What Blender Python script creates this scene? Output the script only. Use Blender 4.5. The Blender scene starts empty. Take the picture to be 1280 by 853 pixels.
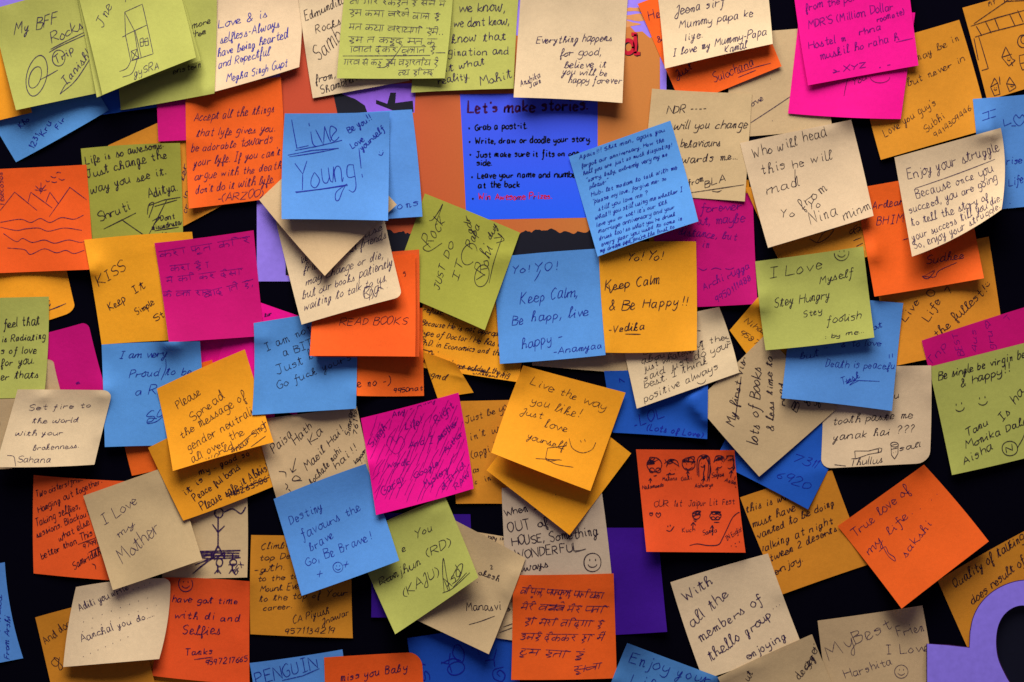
import bpy, math, random
import numpy as np
from mathutils import Vector

R = math.radians
sc = bpy.context.scene
col = sc.collection

# ---------------------------------------------------------------- camera, light, exposure
S = 0.00058            # metres of wall per pixel of the 1280 x 853 photograph
DIST = 1.15            # camera to wall
W0, H0 = 1280.0, 853.0

cam_d = bpy.data.cameras.new("camera")
cam = bpy.data.objects.new("camera", cam_d)
col.objects.link(cam)
cam.location = (0, -DIST, 0)
cam.rotation_euler = (R(90), 0, 0)
cam_d.sensor_width = 36
cam_d.lens = 36 * DIST / (W0 * S)
cam_d.clip_start = 0.01
cam_d.clip_end = 50
sc.camera = cam

world = bpy.data.worlds.new("World")
sc.world = world
world.use_nodes = True
bg = world.node_tree.nodes["Background"]
bg.inputs[0].default_value = (0.70, 0.60, 0.95, 1)
bg.inputs[1].default_value = 0.145

def lamp(name, loc, target, size, size_y, power, colour):
    d = bpy.data.lights.new(name, 'AREA')
    d.shape = 'RECTANGLE'
    d.size = size
    d.size_y = size_y
    d.energy = power
    d.color = colour
    o = bpy.data.objects.new(name, d)
    col.objects.link(o)
    o.location = loc
    v = Vector(target) - Vector(loc)
    o.rotation_euler = v.to_track_quat('-Z', 'Y').to_euler()
    return o

lamp("overhead_lamp", (-0.12, -0.74, 1.30), (0.02, 0, -0.02), 1.25, 0.85, 53.0, (1.0, 0.94, 0.87))

sc.view_settings.view_transform = 'Standard'
sc.view_settings.look = 'None'
sc.view_settings.exposure = 0.0
sc.view_settings.gamma = 1.0
sc.render.resolution_x = 1024
sc.render.resolution_y = 682

# ---------------------------------------------------------------- materials
def lin(c):
    out = []
    for v in c:
        v /= 255.0
        out.append(v / 12.92 if v <= 0.04045 else ((v + 0.055) / 1.055) ** 2.4)
    return out

def nodes_of(name):
    m = bpy.data.materials.new(name)
    m.use_nodes = True
    nt = m.node_tree
    return m, nt, nt.nodes, nt.links, nt.nodes["Principled BSDF"]

def paper(name, srgb, gain=0.86, var=0.11, trans=0.22):
    m, nt, N, L, p = nodes_of(name)
    base = [c * gain for c in lin(srgb)]
    tc = N.new('ShaderNodeTexCoord')
    info = N.new('ShaderNodeObjectInfo')
    add = N.new('ShaderNodeVectorMath'); add.operation = 'ADD'
    L.new(tc.outputs['Object'], add.inputs[0]); L.new(info.outputs['Location'], add.inputs[1])
    n1 = N.new('ShaderNodeTexNoise'); n1.inputs['Scale'].default_value = 1500; n1.inputs['Detail'].default_value = 3
    n2 = N.new('ShaderNodeTexNoise'); n2.inputs['Scale'].default_value = 34; n2.inputs['Detail'].default_value = 4
    n3 = N.new('ShaderNodeTexNoise'); n3.inputs['Scale'].default_value = 330; n3.inputs['Detail'].default_value = 3
    for n in (n1, n2, n3):
        L.new(add.outputs[0], n.inputs['Vector'])
    def ramp(src, lo, hi):
        r = N.new('ShaderNodeMapRange')
        r.inputs['From Min'].default_value = 0.25; r.inputs['From Max'].default_value = 0.75
        r.inputs['To Min'].default_value = lo; r.inputs['To Max'].default_value = hi
        L.new(src, r.inputs['Value']); return r.outputs[0]
    def mul(a, b):
        q = N.new('ShaderNodeMath'); q.operation = 'MULTIPLY'
        L.new(a, q.inputs[0]); L.new(b, q.inputs[1]); return q.outputs[0]
    r = N.new('ShaderNodeMapRange')
    r.inputs['To Min'].default_value = 1 - var; r.inputs['To Max'].default_value = 1 + var * 0.6
    L.new(info.outputs['Random'], r.inputs['Value'])
    f = mul(mul(mul(ramp(n1.outputs['Fac'], 0.93, 1.06), ramp(n2.outputs['Fac'], 0.94, 1.05)), ramp(n3.outputs['Fac'], 0.965, 1.03)), r.outputs[0])
    sca = N.new('ShaderNodeVectorMath'); sca.operation = 'SCALE'
    hsv = N.new('ShaderNodeHueSaturation'); hsv.inputs['Color'].default_value = (*base, 1)
    hr = N.new('ShaderNodeMapRange'); hr.inputs['To Min'].default_value = 0.496; hr.inputs['To Max'].default_value = 0.504
    r2 = N.new('ShaderNodeMath'); r2.operation = 'FRACT'; r3 = N.new('ShaderNodeMath'); r3.operation = 'MULTIPLY'; r3.inputs[1].default_value = 7.3
    L.new(info.outputs['Random'], r3.inputs[0]); L.new(r3.outputs[0], r2.inputs[0]); L.new(r2.outputs[0], hr.inputs['Value']); L.new(hr.outputs[0], hsv.inputs['Hue'])
    L.new(hsv.outputs[0], sca.inputs[0])
    L.new(f, sca.inputs['Scale'])
    L.new(sca.outputs[0], p.inputs['Base Color'])
    p.inputs['Roughness'].default_value = 0.75
    p.inputs['Specular IOR Level'].default_value = 0.18
    bump = N.new('ShaderNodeBump'); bump.inputs['Strength'].default_value = 0.18; bump.inputs['Distance'].default_value = 0.0004
    L.new(n3.outputs['Fac'], bump.inputs['Height'])
    b2 = N.new('ShaderNodeBump'); b2.inputs['Strength'].default_value = 0.22; b2.inputs['Distance'].default_value = 0.003
    n4 = N.new('ShaderNodeTexNoise'); n4.inputs['Scale'].default_value = 28; n4.inputs['Detail'].default_value = 2
    L.new(add.outputs[0], n4.inputs['Vector']); L.new(n4.outputs['Fac'], b2.inputs['Height'])
    L.new(bump.outputs[0], b2.inputs['Normal'])
    b3 = N.new('ShaderNodeBump'); b3.inputs['Strength'].default_value = 0.22; b3.inputs['Distance'].default_value = 0.0022
    n5 = N.new('ShaderNodeTexNoise'); n5.noise_type = 'RIDGED_MULTIFRACTAL'; n5.inputs['Scale'].default_value = 16; n5.inputs['Detail'].default_value = 3
    L.new(add.outputs[0], n5.inputs['Vector']); L.new(n5.outputs['Fac'], b3.inputs['Height'])
    L.new(b2.outputs[0], b3.inputs['Normal'])
    L.new(b3.outputs[0], p.inputs['Normal'])
    tr = N.new('ShaderNodeBsdfTranslucent')
    L.new(sca.outputs[0], tr.inputs['Color'])
    mx = N.new('ShaderNodeMixShader'); mx.inputs[0].default_value = trans
    L.new(p.outputs[0], mx.inputs[1]); L.new(tr.outputs[0], mx.inputs[2])
    L.new(mx.outputs[0], N['Material Output'].inputs['Surface'])
    return m

PAPER = {
    'amber':   paper('amber_paper', (255, 172, 34)),
    'orange':  paper('orange_paper', (255, 106, 30)),
    'red':     paper('red_orange_paper', (246, 96, 36)),
    'green':   paper('green_paper', (182, 185, 92)),
    'mustard': paper('mustard_paper', (228, 150, 40)),
    'olive':   paper('olive_green_paper', (170, 170, 66)),
    'blue':    paper('blue_paper', (92, 158, 232)),
    'deep':    paper('deep_blue_paper', (28, 86, 196)),
    'pink':    paper('hot_pink_paper', (255, 4, 156)),
    'magenta': paper('magenta_paper', (214, 2, 124)),
    'cream':   paper('cream_paper', (233, 207, 166)),
    'tan':     paper('tan_paper', (220, 190, 142)),
    'grey':    paper('grey_white_paper', (206, 184, 156)),
    'violet':  paper('violet_paper', (62, 8, 148)),
    'lavender': paper('lavender_paper', (150, 130, 240)),
}

def ink(name, srgb, fade=0.35):
    m, nt, N, L, p = nodes_of(name)
    p.inputs['Base Color'].default_value = (*lin(srgb), 1)
    p.inputs['Roughness'].default_value = 0.6
    p.inputs['Specular IOR Level'].default_value = 0.1
    tc = N.new('ShaderNodeTexCoord')
    n = N.new('ShaderNodeTexNoise'); n.inputs['Scale'].default_value = 700; n.inputs['Detail'].default_value = 3
    L.new(tc.outputs['Object'], n.inputs['Vector'])
    r = N.new('ShaderNodeMapRange')
    r.inputs['From Min'].default_value = 0.35; r.inputs['From Max'].default_value = 0.7
    r.inputs['To Min'].default_value = 1.0; r.inputs['To Max'].default_value = 1.0 - fade
    L.new(n.outputs['Fac'], r.inputs['Value'])
    L.new(r.outputs[0], p.inputs['Alpha'])
    return m

INK = {
    'black': ink('black_ink', (30, 14, 38), 0.42),
    'pen':   ink('dark_pen_ink', (40, 16, 66), 0.5),
    'blue':  ink('blue_ink', (18, 24, 138), 0.45),
    'faint': ink('faint_purple_ink', (96, 8, 110), 0.5),
    'shaded_red': ink('shaded_red_print', (58, 6, 60), 0.4),  # dark red heading print, with the shade of the notes above mixed into its colour
    'print': ink('black_print', (10, 8, 20), 0.0),
    'red':   ink('red_print', (176, 20, 44), 0.0),
}

def plain(name, srgb, rough=0.7, gain=0.85, spec=0.2):
    m, nt, N, L, p = nodes_of(name)
    base = [c * gain for c in lin(srgb)]
    tc = N.new('ShaderNodeTexCoord')
    n = N.new('ShaderNodeTexNoise'); n.inputs['Scale'].default_value = 260; n.inputs['Detail'].default_value = 4
    L.new(tc.outputs['Object'], n.inputs['Vector'])
    r = N.new('ShaderNodeMapRange'); r.inputs['To Min'].default_value = 0.85; r.inputs['To Max'].default_value = 1.15
    L.new(n.outputs['Fac'], r.inputs['Value'])
    s = N.new('ShaderNodeVectorMath'); s.operation = 'SCALE'; s.inputs[0].default_value = base
    L.new(r.outputs[0], s.inputs['Scale']); L.new(s.outputs[0], p.inputs['Base Color'])
    p.inputs['Roughness'].default_value = rough
    p.inputs['Specular IOR Level'].default_value = spec
    return m

def gradient(name, c0, c1, axis, lo, hi, gain=0.85):
    """printed artwork that changes colour across the sheet (axis 0 = x, 2 = z of the object)"""
    m, nt, N, L, p = nodes_of(name)
    tc = N.new('ShaderNodeTexCoord'); sp = N.new('ShaderNodeSeparateXYZ')
    L.new(tc.outputs['Object'], sp.inputs[0])
    r = N.new('ShaderNodeMapRange'); r.inputs['From Min'].default_value = lo; r.inputs['From Max'].default_value = hi
    L.new(sp.outputs[axis], r.inputs['Value'])
    cr = N.new('ShaderNodeValToRGB')
    cr.color_ramp.elements[0].color = (*[c * gain for c in lin(c0)], 1)
    cr.color_ramp.elements[1].color = (*[c * gain for c in lin(c1)], 1)
    L.new(r.outputs[0], cr.inputs[0])
    n = N.new('ShaderNodeTexNoise'); n.inputs['Scale'].default_value = 900
    L.new(tc.outputs['Object'], n.inputs['Vector'])
    rr = N.new('ShaderNodeMapRange'); rr.inputs['To Min'].default_value = 0.92; rr.inputs['To Max'].default_value = 1.08
    L.new(n.outputs['Fac'], rr.inputs['Value'])
    s = N.new('ShaderNodeVectorMath'); s.operation = 'SCALE'
    L.new(cr.outputs[0], s.inputs[0]); L.new(rr.outputs[0], s.inputs['Scale'])
    L.new(s.outputs[0], p.inputs['Base Color'])
    p.inputs['Roughness'].default_value = 0.6
    p.inputs['Specular IOR Level'].default_value = 0.25
    return m

# ---------------------------------------------------------------- from photograph measure to wall
def world_pt(P, d):
    """P (n,2) photograph pixels, d (n,) millimetres the point stands off the wall -> points in metres"""
    P = np.asarray(P, float); d = np.asarray(d, float) / 1000.0
    k = S * (DIST - d) / DIST
    return np.stack([(P[:, 0] - W0 / 2) * k, -d, -(P[:, 1] - H0 / 2) * k], axis=1)

def mesh_obj(name, verts, faces, mat, parent=None, origin=None, smooth=True):
    me = bpy.data.meshes.new(name)
    v = np.asarray(verts, float)
    if origin is not None:
        v = v - np.asarray(origin)
    me.from_pydata(v.tolist(), [], faces)
    me.materials.append(mat)
    if smooth:
        me.polygons.foreach_set('use_smooth', [True] * len(me.polygons))
    me.update()
    o = bpy.data.objects.new(name, me)
    col.objects.link(o)
    if parent is not None:
        o.parent = parent
    elif origin is not None:
        o.location = origin
    return o

def prism(name, outline, d0, d1, mat, parent=None, origin=None):
    """a flat outline (photograph pixels) given thickness from d0 to d1 millimetres off the wall"""
    n = len(outline)
    a = world_pt(outline, [d1] * n); b = world_pt(outline, [d0] * n)
    f = [list(range(n))] + [list(range(2 * n - 1, n - 1, -1))]
    for i in range(n):
        j = (i + 1) % n
        f.append([i, n + i, n + j, j])
    return mesh_obj(name, np.vstack([a, b]), f, mat, parent, origin, smooth=False)

# ---------------------------------------------------------------- handwriting: a single-stroke alphabet
# every token is x then y on a small grid: baseline 0, small letters 5 high, capitals 9; a..e are 1..5 below the line
GLY = {
 'a': "45 15 02 10 31 45/45 41 50", 'b': "09 00/03 25 44 42 20 01", 'c': "44 25 03 01 20 41", 'd': "44 25 03 01 20 42/49 41 50",
 'e': "02 43 34 15 02 10 30 41", 'f': "48 39 28 20 1d 0c/05 45", 'g': "45 15 02 11 41/45 4b 2d 0c", 'h': "09 00/03 25 44 40",
 'i': "15 11 20/17 18", 'j': "25 2b 0c/27 28", 'k': "09 00/45 02 40", 'l': "09 01 10", 'm': "05 00 03 25 35 30 33 55 65 60 71",
 'n': "05 00 03 25 44 40 51", 'o': "25 03 01 20 42 34 25", 'p': "05 0d/04 25 43 31 10 02", 'q': "45 15 02 11 41/45 4d 5c",
 'r': "05 00 03 24 44", 's': "44 25 04 33 31 10 01", 't': "28 21 30 41/05 45", 'u': "05 01 20 42/45 41 50", 'v': "05 20 45",
 'w': "05 10 34 50 75", 'x': "05 40/45 00", 'y': "05 02 21 43/45 4b 2d 0c", 'z': "05 45 00 40",
 'A': "00 39 60/13 53", 'B': "00 09/09 48 46 05/05 54 52 40 00", 'C': "58 39 06 03 20 51", 'D': "00 09/09 48 55 42 00",
 'E': "59 09 00 50/05 45", 'F': "09 00/09 59/05 45", 'G': "58 39 06 03 20 51 54 34", 'H': "09 00/69 60/05 65",
 'I': "09 49/29 20/00 40", 'J': "19 69/49 42 20 02", 'K': "09 00/59 04 60", 'L': "09 00 50", 'M': "00 19 34 69 70",
 'N': "00 09 60 69", 'O': "39 07 03 20 53 57 39", 'P': "00 09/09 49 56 04", 'Q': "39 07 03 20 53 57 39/32 60",
 'R': "00 09/09 49 56 04/24 60", 'S': "58 39 07 15 44 52 30 01", 'T': "09 69/39 30", 'U': "09 02 20 52 59", 'V': "09 30 69",
 'W': "09 20 36 60 89", 'X': "09 60/69 00", 'Y': "09 35 69/35 20", 'Z': "09 69 00 60",
 '0': "28 06 02 10 42 46 28", '1': "16 29 20", '2': "07 29 47 34 00 50", '3': "18 38 36 15/15 44 41 20 01", '4': "39 03 53/49 40",
 '5': "48 08 05 35 42 20 01", '6': "48 15 02 20 42 24 03", '7': "08 58 20", '8': "28 06 43 20 02 45 28", '9': "48 18 05 24 46/48 30",
 '.': "00 01", ',': "11 0b", '!': "29 23/20 21", '?': "07 29 47 24 22/20 21", '-': "03 33", "'": "19 17", '"': "09 07/29 27",
 '(': "29 06 02 2a", ')': "09 26 22 0a", ':': "00 01/04 05", '&': "50 17 29 36 02 20 53", '/': "00 49", '_': "00 60",
 '=': "02 42/04 44", '>': "05 32 00", '*': "04 44/26 22", '}': "09 26 35 23 0a", '^': "36 00", '<': "35 02 3a",
 '#': "33 05 07 28 36/36 48 67 65 30/30 33",
}
CUR = {
 'l': "00 13 26 38 29 17 11 20 31", 'h': "00 13 26 38 29 17 10 13 34 43 40 51", 'b': "00 13 26 38 29 17 11 20 41 44 34 54", 'k': "00 13 26 38 29 17 10 13 34 33 13 30 51",
 'f': "00 24 37 29 18 11 1c 2d 2b 10 31", 's': "00 12 25 24 32 30 10/30 41", 't': "00 14 28 21 30 41/06 46", 'd': "34 15 02 10 31 35 49 41 50",
 'y': "05 03 11 22 35 34 2b 1d 0c 1a 41", 'g': "34 15 02 10 31 35 2b 1d 0c 1a 41", 'e': "00 12 33 34 15 02 10 30 41", 'w': "05 01 10 34 31 50 64 66 75", 'n': "04 15 10 13 25 34 30 41", 'm': "04 15 10 13 25 34 30 33 45 54 50 61",
 'J': "17 39 48 3c 1d 0b 32",
 'z': "05 35 12 32 2c 0c",
}
POLY = set("AEFHIKLMNTVWXYZ147vwxzk")
# Devanagari, the same grid; headline at 7
DEV = {
 'k': "37 30/33 14 02 11 32/33 54 62 50", 'm': "17 12 03 02 13 43/47 40", 'h': "27 25 45 33 12 21 40 2b", 'r': "17 35 24 14 40",
 't': "47 40/44 24 03 00", 'n': "57 50/53 23 14 02 11 23", 's': "17 25 03 30/13 53/57 50", 'y': "07 25 14 02 11 52/57 50",
 'b': "57 50/54 15 02 11 53", 'v': "57 50/54 15 02 11 53", 'g': "17 12 01/47 40", 'd': "27 25 05 02 31 33 23 20 4b",
 'j': "57 50/54 34 24 02 10 31", 'p': "07 04 12 53/57 50", 'l': "57 50/53 35 33 20/33 15 02", 'x': "07 25 13 02/57 50/03 53",
 'u': "05 36 34 13/24 42 20 01", 'f': "07 04 12 43/37 30/33 55 64 62", 'q': "27 25 05 14 02 20 42", 'c': "57 50/55 05/54 12 21 52",
 'z': "27 24 03 11 31 44 54", 'D': "57 50/54 14 03 11 53", 'K': "07 15 03 31/51.. ",
 'A': "17 10", 'I': "17 10/17 19 38 37", 'i': "17 10/17 0a".replace('0a', '19') + "/19 39 57", 'E': "37 29 08", 'U': "2a 0b 1c 3b", 'M': "38 39", ',': "11 0b", '|': "17 10",
}
DEV['K'] = "07 15 03 31/57 50/53 32"
ZERO = set("EUM")

def tok(t):
    x = int(t[0]); c = t[1]
    y = int(c) if c.isdigit() else -(ord(c) - 96)
    return (x, y)

def parse(src):
    return [[tok(t) for t in s.split()] for s in src.split('/')]
CUR = {k: parse(v) for k, v in CUR.items()}
GLY = {k: parse(v) for k, v in GLY.items()}
DEV = {k: parse(v) for k, v in DEV.items()}

def catmull(p, n=5):
    p = np.asarray(p, float)
    if len(p) < 3:
        t = np.linspace(0, 1, n + 1)[:, None]
        return p[0] * (1 - t) + p[-1] * t
    closed = np.allclose(p[0], p[-1])
    if closed:
        q = np.vstack([p[-2], p, p[1]])
    else:
        q = np.vstack([2 * p[0] - p[1], p, 2 * p[-1] - p[-2]])
    out = []
    ts = np.linspace(0, 1, n, endpoint=False)[:, None]
    for i in range(1, len(q) - 2):
        a, b, c, d = q[i - 1], q[i], q[i + 1], q[i + 2]
        out.append(0.5 * ((2 * b) + (c - a) * ts + (2 * a - 5 * b + 4 * c - d) * ts ** 2 + (3 * b - a - 3 * c + d) * ts ** 3))
    out.append(q[-2][None])
    return np.vstack(out)

def dense(p, n=4):
    p = np.asarray(p, float); out = []
    for a, b in zip(p[:-1], p[1:]):
        t = np.linspace(0, 1, n, endpoint=False)[:, None]
        out.append(a * (1 - t) + b * t)
    out.append(p[-1][None])
    return np.vstack(out)

def write(text, x0, y0, x1, y1, h, rng, slant=0.12, jit=0.22, join=0.55, dev=False, cursive=None):
    """lay text along the line (x0,y0)-(x1,y1) with capitals h pixels high; returns strokes in photograph pixels"""
    sc_ = h * (0.9 if h < 20 else 1.0) / 9.0
    strokes = []; x = 0.0; prev_end = None
    wobble = rng.uniform(0, 6)
    table = DEV if dev else GLY
    cur = rng.uniform(0.15, 0.9) if cursive is None else cursive
    wk = 1.0; wy = 0.0
    word_start = 0.0
    for ci, ch in enumerate(text):
        if ch == ' ':
            if dev and x > word_start:
                strokes.append(np.array([[word_start - 0.6, 7 + rng.uniform(-.3, .3)], [x - 0.4, 7 + rng.uniform(-.4, .6)]]))
            x += 3.4 if dev else 4.6; prev_end = None; word_start = x; wk = 1 + rng.uniform(-.12, .12); wy = rng.uniform(-.5, .5)
            continue
        g = table.get(ch)
        is_cur = (not dev) and ch in CUR and rng.random() < cur
        if is_cur: g = CUR[ch]
        if g is None:
            continue
        if dev and ch in ZERO:
            ox = x - 4.6; adv = 0
        else:
            ox = x
            adv = max(pt[0] for s in g for pt in s) + (1.7 if not dev else 1.6)
            if ch in ".,!'i:l": adv = max(adv, 2.0)
        ks = wk * (1 + rng.uniform(-.14, .14))
        ky = wk * (1 + rng.uniform(-.14, .14))
        by = 0.35 * math.sin(x * 0.25 + wobble) + rng.uniform(-.3, .3) + wy
        for si, s in enumerate(g):
            p = np.array(s, float)
            if len(p) > 2 or ch not in '.i':
                p = p + np.array([[rng.uniform(-jit, jit), rng.uniform(-jit, jit)] for _ in s])
                if np.allclose(s[0], s[-1]) and len(s) > 3:
                    p[-1] = p[0] + [rng.uniform(-.3, .3), rng.uniform(-.1, .3)]
            q = dense(p, 3) if (not dev and ch in POLY and len(p) < 6 and not is_cur) else catmull(p, 4)
            q[:, 0] = q[:, 0] * ks + ox; q[:, 1] = q[:, 1] * ky + by
            if si == 0 and prev_end is not None and ch.islower() and not dev and (rng.random() < join or is_cur):
                a = prev_end; b = q[0]
                if abs(b[0] - a[0]) < 4 and abs(b[1] - a[1]) < 6:
                    mid = (a + b) / 2 + np.array([0, -0.5])
                    strokes.append(catmull([a, mid, b], 3))
            strokes.append(q)
        prev_end = strokes[-1][-1] if ch.islower() and ch not in 'ijtx' else None
        x += adv * (1 + rng.uniform(-.06, .08))
    if dev and x > word_start:
        strokes.append(np.array([[word_start - 0.6, 7.1], [x - 0.4, 7 + rng.uniform(-.3, .5)]]))
    total = max(x - 1.2, 0.5) * sc_
    length = math.hypot(x1 - x0, y1 - y0)
    kx = length / total
    ux, uy = (x1 - x0) / length, (y1 - y0) / length
    out = []
    for q in strokes:
        X = (q[:, 0] * kx + q[:, 1] * slant) * sc_
        Y = q[:, 1] * sc_
        out.append(np.stack([x0 + X * ux + Y * uy, y0 + X * uy - Y * ux], axis=1))
    return out

def line(src):
    """'x y x y / x y ...' in photograph pixels; a stroke starting with ~ is a smooth curve"""
    out = []
    for s in src.split('/'):
        s = s.strip(); sm = s.startswith('~'); v = [float(t) for t in s.lstrip('~').split()]
        p = np.array(v).reshape(-1, 2)
        out.append(catmull(p, 6) if sm else dense(p, 6))
    return out

def ring(cx, cy, rx, ry=None, a0=0, a1=375, rot=0):
    ry = ry or rx
    t = np.radians(np.linspace(a0, a1, 26)); c, s = math.cos(R(rot)), math.sin(R(rot))
    X = rx * np.cos(t) * (1 + 0.04 * np.sin(2 * t + cx)); Y = ry * np.sin(t)
    return [np.stack([cx + X * c - Y * s, cy + X * s + Y * c], axis=1)]

def smile(cx, cy, r, face=True, rot=0):
    o = ring(cx, cy, r, r * 1.05) if face else []
    o += ring(cx, cy + r * 0.05, r * 0.55, r * 0.5, 20, 160, rot)
    c, s = math.cos(R(rot)), math.sin(R(rot))
    for e in (-0.32, 0.32):
        ex, ey = e * r, -0.3 * r
        X, Y = cx + ex * c - ey * s, cy + ex * s + ey * c
        o.append(np.array([[X, Y - r * 0.1], [X + .2, Y], [X, Y + r * 0.12]]))
    return o

def heart(cx, cy, r):
    return [catmull([(cx, cy + r), (cx - r, cy - .1 * r), (cx - .6 * r, cy - r), (cx, cy - .4 * r), (cx + .6 * r, cy - r), (cx + r, cy - .1 * r), (cx, cy + r)], 5)]

def scribble(cx, cy, w, h, n, rng):
    return [catmull([(cx + rng.uniform(-w, w), cy + rng.uniform(-h, h)) for _ in range(n)], 5)]

def ribbons(strokes, width, rng):
    """pairs of edge points for every stroke: list of (left, right) arrays"""
    out = []
    for p in strokes:
        if len(p) < 2: continue
        t = np.gradient(p, axis=0)
        nrm = np.linalg.norm(t, axis=1); nrm[nrm < 1e-6] = 1e-6
        t = t / nrm[:, None]
        n = np.stack([-t[:, 1], t[:, 0]], axis=1)
        k = np.linspace(0, 1, len(p))
        w = width * 0.5 * (0.78 + 0.30 * np.sin(np.pi * k) + 0.12 * np.sin(k * 9 + rng.uniform(0, 6)))
        out.append((p + n * w[:, None], p - n * w[:, None]))
    return out

# ---------------------------------------------------------------- a sheet of paper stuck to the wall
PADX, PADY = 220, 220
HM = np.zeros((int(H0) + 2 * PADY, int(W0) + 2 * PADX), np.float32)     # how far things already stand off the wall, mm

def hm_read(P):
    x = np.clip(np.round(P[..., 0] + PADX).astype(int), 4, HM.shape[1] - 5)
    y = np.clip(np.round(P[..., 1] + PADY).astype(int), 4, HM.shape[0] - 5)
    r = HM[y, x]
    for dy in (-4, -2, 0, 2, 4):
        for dx in (-4, -2, 0, 2, 4):
            r = np.maximum(r, HM[y + dy, x + dx])
    return r

def bil(C, u, v):
    C = np.asarray(C, float)
    u = u[..., None]; v = v[..., None]
    return C[0] * (1 - u) * (1 - v) + C[1] * u * (1 - v) + C[2] * u * v + C[3] * (1 - u) * v

def inv_bil(C, P):
    C = np.asarray(C, float)
    uv = np.full((len(P), 2), 0.5)
    for _ in range(8):
        u, v = uv[:, 0], uv[:, 1]
        F = bil(C, u, v) - P
        du = (C[1] - C[0]) * (1 - v)[:, None] + (C[2] - C[3]) * v[:, None]
        dv = (C[3] - C[0]) * (1 - u)[:, None] + (C[2] - C[1]) * u[:, None]
        det = du[:, 0] * dv[:, 1] - du[:, 1] * dv[:, 0]
        det[np.abs(det) < 1e-9] = 1e-9
        a = (F[:, 0] * dv[:, 1] - F[:, 1] * dv[:, 0]) / det
        b = (du[:, 0] * F[:, 1] - du[:, 1] * F[:, 0]) / det
        uv[:, 0] -= a; uv[:, 1] -= b
        np.clip(uv, -1, 2, out=uv)
    return uv

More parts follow.
